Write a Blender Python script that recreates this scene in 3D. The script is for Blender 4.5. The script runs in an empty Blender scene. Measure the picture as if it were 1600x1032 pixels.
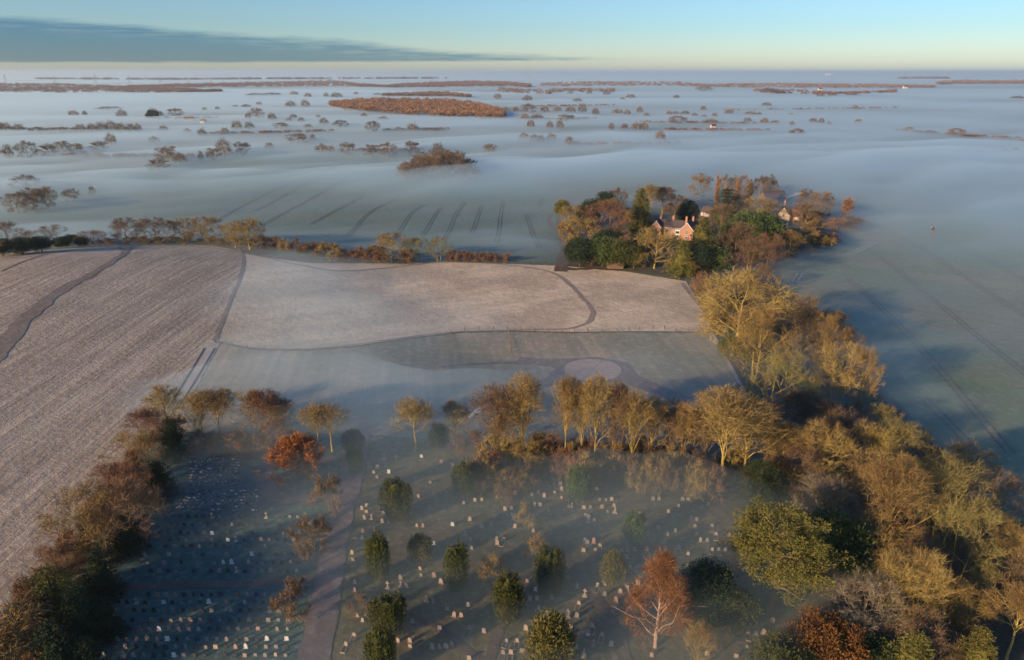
import bpy, math, random
import numpy as np
from mathutils import Vector, Matrix
from mathutils.geometry import delaunay_2d_cdt

R = math.radians
rng = random.Random(7)
nr = np.random.RandomState(7)
scene = bpy.context.scene
C = scene.collection

# ------------------------------------------------------------------ camera, sky, sun, exposure
CAM_H = 80.0
PITCH = R(20.7)
FPX = 1067.0                       # focal length in pixels of the 1600 px wide photograph
cam_d = bpy.data.cameras.new('camera')
cam_d.sensor_width = 36.0
cam_d.lens = 36.0 * FPX / 1600.0
cam_d.clip_start = 0.5
cam_d.clip_end = 200000.0
cam = bpy.data.objects.new('camera', cam_d)
C.objects.link(cam)
cam.location = (0, 0, CAM_H)
cam.rotation_euler = (R(90) - PITCH, 0, 0)
scene.camera = cam

SUN_EL, SUN_TO = R(14.5), R(52.0)   # elevation; the light travels SUN_TO clockwise from straight ahead (+y)
sun_dir = Vector((math.sin(SUN_TO) * math.cos(SUN_EL), math.cos(SUN_TO) * math.cos(SUN_EL), -math.sin(SUN_EL)))
sl = bpy.data.lights.new('sun', 'SUN')
sl.energy = 5.0
sl.angle = R(0.5)
sl.color = (1.0, 0.67, 0.38)
so = bpy.data.objects.new('sun', sl)
C.objects.link(so)
so.rotation_euler = sun_dir.to_track_quat('-Z', 'Y').to_euler()
so.location = (-300, -200, 200)

world = bpy.data.worlds.new("World")
scene.world = world
world.use_nodes = True
wn, wl = world.node_tree.nodes, world.node_tree.links
wn.clear()
w_out = wn.new('ShaderNodeOutputWorld')
w_bg = wn.new('ShaderNodeBackground')
w_bg.inputs['Strength'].default_value = 0.083
sky = wn.new('ShaderNodeTexSky')
sky.sky_type = 'NISHITA'
sky.sun_disc = False
sky.sun_elevation = SUN_EL
sky.sun_rotation = SUN_TO + math.pi     # the sun stands opposite to where its light travels
sky.altitude = 100
sky.air_density = 1.0
sky.dust_density = 0.6
sky.ozone_density = 1.0


def N(nt, kind, **kw):
    n = nt.nodes.new(kind)
    for k, v in kw.items():
        if k in n.inputs:
            n.inputs[k].default_value = v
        else:
            setattr(n, k, v)
    return n


def mth(nt, op, a, b=None, clamp=False):
    n = nt.nodes.new('ShaderNodeMath')
    n.operation = op
    n.use_clamp = clamp
    for i, v in enumerate((a, b)):
        if v is None:
            continue
        if isinstance(v, (int, float)):
            n.inputs[i].default_value = v
        else:
            nt.links.new(v, n.inputs[i])
    return n.outputs[0]


def mapr(nt, v, a, b, c=0.0, d=1.0):
    n = nt.nodes.new('ShaderNodeMapRange')
    n.interpolation_type = 'SMOOTHSTEP'
    nt.links.new(v, n.inputs[0])
    for i, x in enumerate((a, b, c, d)):
        if isinstance(x, (int, float)):
            n.inputs[i + 1].default_value = x
        else:
            nt.links.new(x, n.inputs[i + 1])
    return n.outputs[0]


def mixc(nt, f, a, b):
    n = nt.nodes.new('ShaderNodeMix')
    n.data_type = 'RGBA'
    for s, v in ((n.inputs[0], f), (n.inputs[6], a), (n.inputs[7], b)):
        if isinstance(v, (int, float)):
            s.default_value = v
        elif isinstance(v, tuple):
            s.default_value = v if len(v) == 4 else v + (1,)
        else:
            nt.links.new(v, s)
    return n.outputs[2]


# a long bank of stratus low over the left of the horizon, part of the sky
wt = world.node_tree
tc = N(wt, 'ShaderNodeTexCoord')
sep = N(wt, 'ShaderNodeSeparateXYZ')
wl.new(tc.outputs['Generated'], sep.inputs[0])
az = mth(wt, 'MULTIPLY', mth(wt, 'ARCTAN2', sep.outputs[0], sep.outputs[1]), 57.2958)    # degrees right of +y
el = mth(wt, 'MULTIPLY', mth(wt, 'ARCSINE', sep.outputs[2]), 57.2958)                    # degrees above the horizon
cv = N(wt, 'ShaderNodeCombineXYZ')
wl.new(mth(wt, 'MULTIPLY', az, 0.10), cv.inputs[0])
wl.new(mth(wt, 'MULTIPLY', el, 1.1), cv.inputs[1])
cn = N(wt, 'ShaderNodeTexNoise', Scale=1.0, Detail=6.0, Roughness=0.55)
wl.new(cv.outputs[0], cn.inputs['Vector'])
cv2 = N(wt, 'ShaderNodeCombineXYZ')
wl.new(mth(wt, 'MULTIPLY', az, 0.35), cv2.inputs[0])
wl.new(mth(wt, 'MULTIPLY', el, 6.0), cv2.inputs[1])
cn2 = N(wt, 'ShaderNodeTexNoise', Scale=1.0, Detail=5.0, Roughness=0.6)
wl.new(cv2.outputs[0], cn2.inputs['Vector'])
# upper edge falls from 3.4 degrees at the left to about 0.8 at azimuth +14
top = mapr(wt, az, -40.0, 16.0, 3.5, 0.8)
nzz = mth(wt, 'MULTIPLY', mth(wt, 'SUBTRACT', cn.outputs[0], 0.5), 1.3)
top = mth(wt, 'ADD', top, nzz)
edge_t = mapr(wt, mth(wt, 'SUBTRACT', top, el), -0.10, 0.45)
bot = mth(wt, 'ADD', mapr(wt, az, -40.0, 15.0, 0.50, 0.80), mth(wt, 'MULTIPLY', mth(wt, 'SUBTRACT', cn2.outputs[0], 0.5), 0.25))
edge_b = mapr(wt, mth(wt, 'SUBTRACT', el, bot), -0.02, 0.20)
fade = mapr(wt, az, 15.5, 3.0, 0.0, 1.0)
cl = mth(wt, 'MULTIPLY', mth(wt, 'MULTIPLY', edge_t, edge_b), fade)
strk = mapr(wt, cn2.outputs[0], 0.40, 0.66, 1.0, 0.6)
wisp = mapr(wt, mth(wt, 'ABSOLUTE', mth(wt, 'SUBTRACT', el, top)), 1.5, 0.0)
strk2 = mth(wt, 'SUBTRACT', 1.0, mth(wt, 'MULTIPLY', mth(wt, 'SUBTRACT', 1.0, strk), wisp))
cl = mth(wt, 'MULTIPLY', cl, strk2)
hs = N(wt, 'ShaderNodeHueSaturation')
hs.inputs['Saturation'].default_value = 1.0
wl.new(sky.outputs[0], hs.inputs['Color'])
tint = N(wt, 'ShaderNodeMix', data_type='RGBA', blend_type='MULTIPLY')
tint.inputs[0].default_value = 1.0
wl.new(hs.outputs[0], tint.inputs[6])
lowc = mixc(wt, mapr(wt, el, 0.3, 3.5), (0.80, 0.95, 1.30, 1), (0.58, 0.82, 1.17, 1))
wl.new(mixc(wt, mapr(wt, el, 6.0, 20.0), lowc, (0.64, 0.92, 1.40, 1)), tint.inputs[7])
cloudc = N(wt, 'ShaderNodeMix', data_type='RGBA', blend_type='MULTIPLY')
cloudc.inputs[0].default_value = 1.0
wl.new(tint.outputs[2], cloudc.inputs[6])
cloudc.inputs[7].default_value = (0.34, 0.50, 0.69, 1)
fin = mixc(wt, cl, tint.outputs[2], cloudc.outputs[2])
wl.new(fin, w_bg.inputs['Color'])
wl.new(w_bg.outputs[0], w_out.inputs[0])

scene.view_settings.view_transform = 'Standard'
scene.view_settings.look = 'None'
scene.view_settings.exposure = 0.74
scene.view_settings.gamma = 1.0
cy = scene.cycles
cy.max_bounces = 6
cy.diffuse_bounces = 2
cy.volume_bounces = 2
cy.transparent_max_bounces = 64
cy.use_denoising = True
cy.sample_clamp_indirect = 3.0

# ------------------------------------------------------------------ ground shape and pixel helper
def vnoise(x, y, seed):
    """smooth value noise in [-1, 1] on numpy arrays"""
    xi, yi = np.floor(x), np.floor(y)
    xf, yf = x - xi, y - yi
    u, v = xf * xf * (3 - 2 * xf), yf * yf * (3 - 2 * yf)

    def h(a, b):
        s = np.sin(a * 127.1 + b * 311.7 + seed * 74.7) * 43758.5453
        return (s - np.floor(s)) * 2 - 1
    return (h(xi, yi) * (1 - u) + h(xi + 1, yi) * u) * (1 - v) + (h(xi, yi + 1) * (1 - u) + h(xi + 1, yi + 1) * u) * v


def sstep(a, b, x):
    t = np.clip((x - a) / (b - a), 0, 1)
    return t * t * (3 - 2 * t)


def ground(x, y):
    x = np.asarray(x, dtype=float)
    y = np.asarray(y, dtype=float)
    r = np.hypot(x, y)
    dome = 8.0 * np.exp(-((x + 185) / 85) ** 2 - ((y - 270) / 62) ** 2)
    back = -7.0 * sstep(300, 420, y + 0.06 * (x + 150)) * (1 - sstep(60, 140, x) * 0.6)
    back = back - 3.0 * sstep(110, 190, x) * sstep(120, 260, y)
    far = sstep(600, 1500, r) * (3.0 * vnoise(x / 900, y / 1100, 3) + 2.0 * vnoise(x / 420, y / 500, 5))
    slope = 9.0 * (1 - sstep(-190, -55, x)) * (1 - sstep(190, 310, y))  # added tilt turning the near left field away from the sun, to darken it
    small = 0.35 * vnoise(x / 45, y / 45, 11) * sstep(30, 120, r)
    return dome + back + far + small + slope


def _h(a, b, s):
    v = math.sin(a * 127.1 + b * 311.7 + s * 74.7) * 43758.5453
    return (v - math.floor(v)) * 2 - 1


def _vn(x, y, s):
    xi, yi = math.floor(x), math.floor(y)
    xf, yf = x - xi, y - yi
    u, v = xf * xf * (3 - 2 * xf), yf * yf * (3 - 2 * yf)
    return (_h(xi, yi, s) * (1 - u) + _h(xi + 1, yi, s) * u) * (1 - v) + (_h(xi, yi + 1, s) * (1 - u) + _h(xi + 1, yi + 1, s) * u) * v


def _ss(a, b, x):
    t = min(1.0, max(0.0, (x - a) / (b - a)))
    return t * t * (3 - 2 * t)


def gz(x, y):
    """ground() for a single point"""
    r = math.hypot(x, y)
    dome = 8.0 * math.exp(-((x + 185) / 85) ** 2 - ((y - 270) / 62) ** 2)
    back = -7.0 * _ss(300, 420, y + 0.06 * (x + 150)) * (1 - _ss(60, 140, x) * 0.6) - 3.0 * _ss(110, 190, x) * _ss(120, 260, y)
    f = _ss(600, 1500, r)
    far = f * (3.0 * _vn(x / 900, y / 1100, 3) + 2.0 * _vn(x / 420, y / 500, 5)) if f > 0 else 0.0
    slope = 9.0 * (1 - _ss(-190, -55, x)) * (1 - _ss(190, 310, y))  # the same added tilt that shades the near left field
    return dome + back + far + slope + 0.35 * _vn(x / 45, y / 45, 11) * _ss(30, 120, r)


def ray(px, py):
    a, b = (px - 800) / FPX, (516 - py) / FPX
    c, s = math.cos(PITCH), math.sin(PITCH)
    return Vector((a, c + b * s, -s + b * c))


def at(px, py):
    """the ground point seen at a pixel of the photograph"""
    d = ray(px, py)
    lo, hi = 30.0, 30.0
    z = lambda t: CAM_H + d.z * t - gz(d.x * t, d.y * t)
    while z(hi) > 0 and hi < 60000:
        lo = hi
        hi *= 1.03
        if hi < 60:
            hi += 1
    for _ in range(24):
        m = (lo + hi) / 2
        if z(m) > 0:
            lo = m
        else:
            hi = m
    return Vector((d.x * hi, d.y * hi, gz(d.x * hi, d.y * hi)))


def high(px, py, p):
    """height above ground of what is seen at pixel row py over the point p"""
    d = ray(px, py)
    t = math.hypot(p.x, p.y) / math.hypot(d.x, d.y)
    return CAM_H + d.z * t - p.z


def wide(wpx, p):
    """metres spanned by wpx pixels at the point p"""
    depth = p.y * math.cos(PITCH) + (CAM_H - p.z) * math.sin(PITCH)
    return wpx * depth / FPX


# ------------------------------------------------------------------ object helpers
def tag(o, label=None, cat=None, group=None, kind=None):
    if label: o['label'] = label
    if cat: o['category'] = cat
    if group: o['group'] = group
    if kind: o['kind'] = kind
    return o


def mesh_np(name, V, F, mats=(), uvw=None):
    """mesh from arrays: F is (n,3) or (n,4) or a list of faces"""
    me = bpy.data.meshes.new(name)
    V = np.asarray(V, dtype=np.float32)
    if isinstance(F, np.ndarray):
        k = F.shape[1]
        me.vertices.add(len(V))
        me.vertices.foreach_set('co', V.ravel())
        me.loops.add(F.size)
        me.loops.foreach_set('vertex_index', F.astype(np.int32).ravel())
        me.polygons.add(len(F))
        me.polygons.foreach_set('loop_start', np.arange(0, F.size, k, dtype=np.int32))
        me.polygons.foreach_set('loop_total', np.full(len(F), k, dtype=np.int32))
        me.update(calc_edges=True)
    else:
        me.from_pydata([tuple(v) for v in V.tolist()], [], F)
        me.update()
    for m in mats:
        me.materials.append(m)
    return me


def link(name, me, parent=None, loc=None):
    o = bpy.data.objects.new(name, me)
    C.objects.link(o)
    if parent: o.parent = parent
    if loc is not None: o.location = loc
    return o


def empty(name, loc, rz=0):
    o = bpy.data.objects.new(name, None)
    C.objects.link(o)
    o.location = loc
    o.rotation_euler = (0, 0, rz)
    return o


def smooth(me):
    me.polygons.foreach_set('use_smooth', np.ones(len(me.polygons), dtype=bool))


# ------------------------------------------------------------------ materials
def mat(name):
    m = bpy.data.materials.new(name)
    m.use_nodes = True
    nt = m.node_tree
    b = nt.nodes['Principled BSDF']
    b.inputs['Roughness'].default_value = 0.9
    b.inputs['Specular IOR Level'].default_value = 0.15
    return m, nt, b


def noise(nt, scale, detail=4, rough=0.55, vec=None, stretch=None, rot=0.0):
    n = N(nt, 'ShaderNodeTexNoise', Scale=scale, Detail=float(detail), Roughness=rough)
    if vec is None:
        t = N(nt, 'ShaderNodeTexCoord')
        vec = t.outputs['Object']
    if stretch or rot:
        m0 = N(nt, 'ShaderNodeMapping')
        m0.inputs['Rotation'].default_value = (0, 0, rot)
        nt.links.new(vec, m0.inputs[0])
        m = N(nt, 'ShaderNodeMapping')
        m.inputs['Scale'].default_value = stretch or (1, 1, 1)
        nt.links.new(m0.outputs[0], m.inputs[0])
        vec = m.outputs[0]
    nt.links.new(vec, n.inputs['Vector'])
    return n.outputs[0]


def field_mat(name, c1, c2, c3, rowdir=0.0, row_w=1.5, row_k=0.5, bump=0.5, frost=0.3, big=0.02, clump=0.5):
    """ground cover: large patches, rows along rowdir (degrees right of +y), fine clods, frost"""
    m, nt, b = mat(name)
    big_n = noise(nt, big, 5, 0.6)
    col = mixc(nt, mapr(nt, big_n, 0.40, 0.60), c1, c2)
    wet = noise(nt, big * 3.1, 4, 0.65)
    col = mixc(nt, mth(nt, 'MULTIPLY', mapr(nt, wet, 0.50, 0.70), 0.35), col, c3)
    fine = noise(nt, clump, 6, 0.7)
    rows = noise(nt, 1.0 / row_w, 3, 0.6, stretch=(1, 0.04, 1), rot=R(rowdir))
    rows2 = noise(nt, 0.25 / row_w, 2, 0.6, stretch=(1, 0.03, 1), rot=R(rowdir))
    col = mixc(nt, mth(nt, 'MULTIPLY', mapr(nt, rows, 0.42, 0.6), row_k), col, c3)
    col = mixc(nt, mth(nt, 'MULTIPLY', mapr(nt, rows2, 0.45, 0.62), row_k), col, c3)
    col = mixc(nt, mth(nt, 'MULTIPLY', mapr(nt, fine, 0.45, 0.75), frost), col, (0.58, 0.52, 0.44, 1))
    nt.links.new(col, b.inputs['Base Color'])
    if bump:
        hh = mth(nt, 'ADD', mth(nt, 'MULTIPLY', rows, row_k), mth(nt, 'MULTIPLY', fine, 0.9))
        hh = mth(nt, 'ADD', hh, mth(nt, 'MULTIPLY', rows2, row_k))
        bp = N(nt, 'ShaderNodeBump', Strength=bump, Distance=0.5)
        nt.links.new(hh, bp.inputs['Height'])
        nt.links.new(bp.outputs[0], b.inputs['Normal'])
    return m


def leaf_mat(name, c1, c2, var=0.35, spec=0.1, scale=0.6, trans=0.0):
    m, nt, b = mat(name)
    oi = N(nt, 'ShaderNodeObjectInfo')
    n = noise(nt, scale, 3, 0.6)
    col = mixc(nt, mapr(nt, n, 0.35, 0.65), c1, c2)
    h = N(nt, 'ShaderNodeHueSaturation')
    nt.links.new(col, h.inputs['Color'])
    nt.links.new(mth(nt, 'ADD', mth(nt, 'MULTIPLY', oi.outputs['Random'], var), 1 - var / 2), h.inputs['Value'])
    nt.links.new(mth(nt, 'ADD', mth(nt, 'MULTIPLY', oi.outputs['Random'], 0.018), 0.493), h.inputs['Hue'])
    nt.links.new(h.outputs[0], b.inputs['Base Color'])
    b.inputs['Specular IOR Level'].default_value = spec
    return m

# ------------------------------------------------------------------ terrain
def axis(lo, hi, fine_lo, fine_hi, step, grow):
    a = list(np.arange(fine_lo, fine_hi + 0.1, step))
    s, v = step, fine_hi
    while v < hi:
        s *= grow
        v += s
        a.append(min(v, hi))
    s, v = step, fine_lo
    while v > lo:
        s *= grow
        v -= s
        a.insert(0, max(v, lo))
    return np.array(a)


def grid_faces(nx, ny, off=0, flip=False):
    i = np.arange(nx - 1)
    j = np.arange(ny - 1)
    I, J = np.meshgrid(i, j)
    a = (J * nx + I).ravel() + off
    f = np.stack([a, a + 1, a + nx + 1, a + nx], 1)
    return f[:, ::-1] if flip else f


gx = axis(-60000, 60000, -320, 320, 5.0, 1.055)
gy = axis(-3000, 75000, 40, 620, 5.0, 1.05)
X, Y = np.meshgrid(gx, gy)
Z = ground(X, Y)
g_mat = field_mat('rough_grass', (0.055, 0.070, 0.035), (0.10, 0.085, 0.055), (0.06, 0.075, 0.04), rowdir=20, row_k=0.2, frost=0.35, big=0.012)
me = mesh_np('ground', np.stack([X.ravel(), Y.ravel(), Z.ravel()], 1), grid_faces(len(gx), len(gy)), [g_mat])
smooth(me)
o = link('ground', me)
tag(o, kind='structure')


def sheet(name, pts, m, lift, cell=6.0, world=False, kind='structure', uv=False):
    """a field or path laid on the ground: pts are pixels of its corners"""
    P = [Vector(p).to_2d() if world else at(*p).to_2d() for p in pts]
    # refine the border
    B = []
    for a, b in zip(P, P[1:] + P[:1]):
        n = max(1, int((b - a).length / cell))
        B += [a.lerp(b, k / n) for k in range(n)]
    xs, ys = [p.x for p in B], [p.y for p in B]
    nb = len(B)
    inner = []
    def inside(x, y):
        c = False
        j = nb - 1
        for i in range(nb):
            if (ys[i] > y) != (ys[j] > y) and x < (xs[j] - xs[i]) * (y - ys[i]) / (ys[j] - ys[i]) + xs[i]:
                c = not c
            j = i
        return c
    y = min(ys) + cell / 2
    while y < max(ys):
        x = min(xs) + cell / 2
        while x < max(xs):
            if inside(x, y):
                inner.append(Vector((x + rng.uniform(-.1, .1), y + rng.uniform(-.1, .1))))
            x += cell
        y += cell
    vs, es, fs, *_ = delaunay_2d_cdt(B + inner, [], [list(range(nb))], 1, 1e-5)
    if not fs:
        return None
    va = np.array([(v.x, v.y) for v in vs])
    z = ground(va[:, 0], va[:, 1]) + lift
    me = mesh_np(name, np.column_stack([va, z]), [list(f) for f in fs], [m])
    smooth(me)
    o = link(name, me)
    tag(o, kind=kind)
    return o


def curve_pts(P, n=6):
    """Catmull-Rom through 2-D points"""
    out = []
    Q = [P[0] * 2 - P[1]] + P + [P[-1] * 2 - P[-2]]
    for i in range(1, len(Q) - 2):
        a, b, c, d = Q[i - 1:i + 3]
        for k in range(n):
            t = k / n
            out.append(0.5 * ((2 * b) + (c - a) * t + (2 * a - 5 * b + 4 * c - d) * t * t + (3 * b - a - 3 * c + d) * t ** 3))
    out.append(P[-1])
    return out


def strip_mesh(name, pts, w, m, lift, n=6, world=False, rag=0.12):
    """ribbon along pixels pts, width w (a number or one for each point)"""
    P = [Vector(p).to_2d() if world else at(*p).to_2d() for p in pts]
    D = curve_pts(P, n)
    ws = w if isinstance(w, (list, tuple)) else [w] * len(P)
    V, F = [], []
    for i, p in enumerate(D):
        t = min(i / n, len(P) - 1 - 1e-6)
        k = int(t)
        ww = ws[k] + (ws[min(k + 1, len(ws) - 1)] - ws[k]) * (t - k)
        q = D[min(i + 1, len(D) - 1)] - D[max(i - 1, 0)]
        q = Vector((-q.y, q.x)).normalized()
        for s in (-1, -0.33, 0.33, 1):
            u = p + q * s * ww / 2 * (1 + rng.uniform(-rag, rag))
            V.append((u.x, u.y, gz(u.x, u.y) + lift + 0.01 * (1 - abs(s))))
        if i:
            for s in range(3):
                F.append((4 * i - 4 + s, 4 * i - 3 + s, 4 * i + 1 + s, 4 * i + s))
    me = mesh_np(name, V, F, [m])
    return me


def path(name, pts, w, m, lift=0.12, n=6, world=False, rag=0.12):
    o = link(name, strip_mesh(name, pts, w, m, lift, n, world, rag))
    tag(o, kind='structure')
    return o


stub_l = field_mat('frosted_stubble', (0.47, 0.395, 0.285), (0.37, 0.305, 0.22), (0.22, 0.18, 0.13), rowdir=2, row_w=1.2, row_k=0.45, bump=0.9, frost=0.5, big=0.02, clump=0.7)
stub_m = field_mat('pale_stubble', (0.57, 0.465, 0.32), (0.41, 0.335, 0.235), (0.29, 0.235, 0.165), rowdir=62, row_w=2.4, row_k=0.22, bump=0.9, frost=0.4, big=0.035, clump=0.32)
padd_m = field_mat('paddock_grass', (0.20, 0.195, 0.13), (0.34, 0.275, 0.19), (0.15, 0.145, 0.10), rowdir=-8, row_w=2.2, row_k=0.4, bump=0.5, frost=0.3, big=0.016, clump=0.4)
wheat = field_mat('winter_wheat', (0.10, 0.145, 0.060), (0.17, 0.16, 0.085), (0.12, 0.11, 0.065), rowdir=-62, row_w=2.5, row_k=0.3, bump=0.25, frost=0.22, big=0.02, clump=0.5)
wheat2 = field_mat('young_wheat', (0.055, 0.115, 0.090), (0.085, 0.125, 0.085), (0.10, 0.12, 0.09), rowdir=35, row_w=2.5, row_k=0.35, bump=0.25, frost=0.18, big=0.02, clump=0.5)
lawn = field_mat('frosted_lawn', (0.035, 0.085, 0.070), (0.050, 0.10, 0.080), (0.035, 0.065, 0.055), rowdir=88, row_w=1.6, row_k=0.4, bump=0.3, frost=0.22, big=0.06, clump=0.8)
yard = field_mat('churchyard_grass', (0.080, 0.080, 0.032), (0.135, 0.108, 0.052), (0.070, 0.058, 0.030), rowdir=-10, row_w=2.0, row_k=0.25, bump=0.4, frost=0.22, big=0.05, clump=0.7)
fl = field_mat('leaf_litter', (0.060, 0.045, 0.028), (0.085, 0.065, 0.035), (0.04, 0.035, 0.022), rowdir=0, row_k=0.1, bump=0.8, frost=0.08, big=0.08, clump=0.6)
earth = field_mat('bare_earth', (0.11, 0.085, 0.065), (0.085, 0.065, 0.05), (0.07, 0.055, 0.04), row_k=0.1, bump=0.5, frost=0.12, big=0.1)
drive_m = field_mat('gravel_drive', (0.14, 0.112, 0.108), (0.11, 0.088, 0.085), (0.09, 0.075, 0.07), row_k=0.1, bump=0.3, frost=0.2, big=0.15)
pale_path = field_mat('pale_path', (0.42, 0.34, 0.29), (0.33, 0.27, 0.23), (0.30, 0.24, 0.2), row_k=0.1, bump=0.2, frost=0.3, big=0.15)
trail_m = field_mat('trodden_trail', (0.25, 0.205, 0.16), (0.20, 0.16, 0.125), (0.17, 0.14, 0.11), row_k=0.1, bump=0.4, frost=0.25)
track_m = field_mat('wheel_rut', (0.022, 0.030, 0.024), (0.03, 0.032, 0.026), (0.025, 0.025, 0.02), row_k=0.1, bump=0.3, frost=0.04)
frost_m = field_mat('frosted_rut', (0.42, 0.42, 0.42), (0.3, 0.3, 0.3), (0.25, 0.25, 0.25), row_k=0.1, bump=0.3, frost=0.5)

# fields
sheet('ploughed_field', [(-700, 1032), (-500, 700), (-330, 520), (-150, 430), (-60, 408), (30, 394), (150, 387), (190, 386), (262, 382), (330, 384), (378, 393),
                         (381, 412), (374, 440), (362, 470), (346, 505), (336, 533), (318, 560), (296, 600), (262, 655), (215, 705), (180, 745), (120, 840), (70, 935), (20, 1010), (-60, 1100)],
      stub_l, 0.04, cell=6)
sheet('stubble_field', [(381, 396), (430, 405), (490, 412), (560, 412), (700, 410), (880, 416), (980, 425), (1072, 440), (1090, 470), (1108, 500), (1113, 519),
                        (1000, 518), (900, 519), (800, 517), (720, 519), (640, 528), (560, 540), (480, 547), (400, 545), (338, 534), (348, 506), (364, 470), (376, 440), (383, 412)],
      stub_m, 0.05, cell=6)
sheet('paddock', [(338, 536), (400, 547), (480, 549), (560, 542), (640, 530), (720, 521), (800, 519), (900, 521), (1000, 520), (1112, 521), (1140, 568), (1168, 622), (1150, 660),
                  (1000, 690), (850, 700), (700, 690), (560, 678), (450, 680), (290, 675), (268, 655), (300, 600), (320, 562)], padd_m, 0.05, cell=6)
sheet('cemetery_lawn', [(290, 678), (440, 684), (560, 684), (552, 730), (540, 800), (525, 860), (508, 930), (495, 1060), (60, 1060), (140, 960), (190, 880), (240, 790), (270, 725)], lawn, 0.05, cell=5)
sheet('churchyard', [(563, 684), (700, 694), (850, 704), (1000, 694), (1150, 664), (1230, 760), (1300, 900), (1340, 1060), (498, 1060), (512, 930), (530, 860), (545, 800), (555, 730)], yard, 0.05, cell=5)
sheet('woodland_floor', [(1116, 500), (1100, 440), (1180, 400), (1215, 410), (1222, 470), (1300, 540), (1370, 600), (1440, 680), (1560, 800), (1680, 900), (1700, 1060), (1342, 1060), (1304, 900), (1236, 760), (1172, 640), (1140, 560)], fl, 0.05, cell=6)
sheet('garden_ground', [(884, 425), (876, 380), (868, 335), (885, 318), (960, 325), (1050, 318), (1130, 312), (1250, 318), (1340, 336), (1330, 352), (1270, 385), (1218, 405), (1180, 398), (1098, 438), (1060, 434), (980, 423)], fl, 0.05, cell=7)
sheet('wheat_field', [(1220, 410), (1275, 387), (1335, 357), (1400, 338), (1700, 330), (2000, 420), (2100, 800), (1900, 1060), (1704, 1060), (1684, 896), (1564, 796), (1444, 676), (1374, 596), (1304, 536), (1226, 466)], wheat, 0.04, cell=9)
sheet('young_wheat_field', [(380, 385), (250, 374), (100, 372), (-100, 380), (-200, 330), (120, 292), (240, 260), (420, 236), (640, 246), (800, 262), (862, 300), (868, 335), (874, 380), (878, 412), (800, 408), (600, 410), (440, 400)], wheat2, 0.04, cell=11)

# ------------------------------------------------------------------ trees
def perp(d):
    a = np.array([0.0, 0, 1]) if abs(d[2]) < 0.9 else np.array([1.0, 0, 0])
    u = np.cross(d, a)
    u /= np.linalg.norm(u)
    return u, np.cross(d, u)


class Tubes:
    def __init__(s):
        s.V, s.F, s.n = [], [], 0

    def add(s, P, r, k):
        """tube along points P with radii r and k sides"""
        P = np.asarray(P)
        d = np.gradient(P, axis=0)
        d /= np.linalg.norm(d, axis=1)[:, None] + 1e-9
        u, v = perp(d[0])
        a = np.arange(k) * 2 * math.pi / k
        ring = np.cos(a)[:, None] * u + np.sin(a)[:, None] * v
        for p, q in zip(P, r):
            s.V.append(p + ring * q)
        m = len(P)
        i = np.arange(k)
        for j in range(m - 1):
            b = s.n + j * k
            s.F.append(np.stack([b + i, b + (i + 1) % k, b + k + (i + 1) % k, b + k + i], 1))
        s.n += m * k

    def mesh(s, name, mats):
        return mesh_np(name, np.concatenate(s.V), np.concatenate(s.F), mats)


def env_dist(p, d, c, rad):
    """distance from p along d to the ellipsoid (centre c, radii rad); 0 when outside and leaving"""
    q = (p - c) / rad
    e = d / rad
    A = e @ e
    B = 2 * q @ e
    Cc = q @ q - 1
    disc = B * B - 4 * A * Cc
    if disc <= 0:
        return 0.0
    return max(0.0, (-B + math.sqrt(disc)) / (2 * A))


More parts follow.
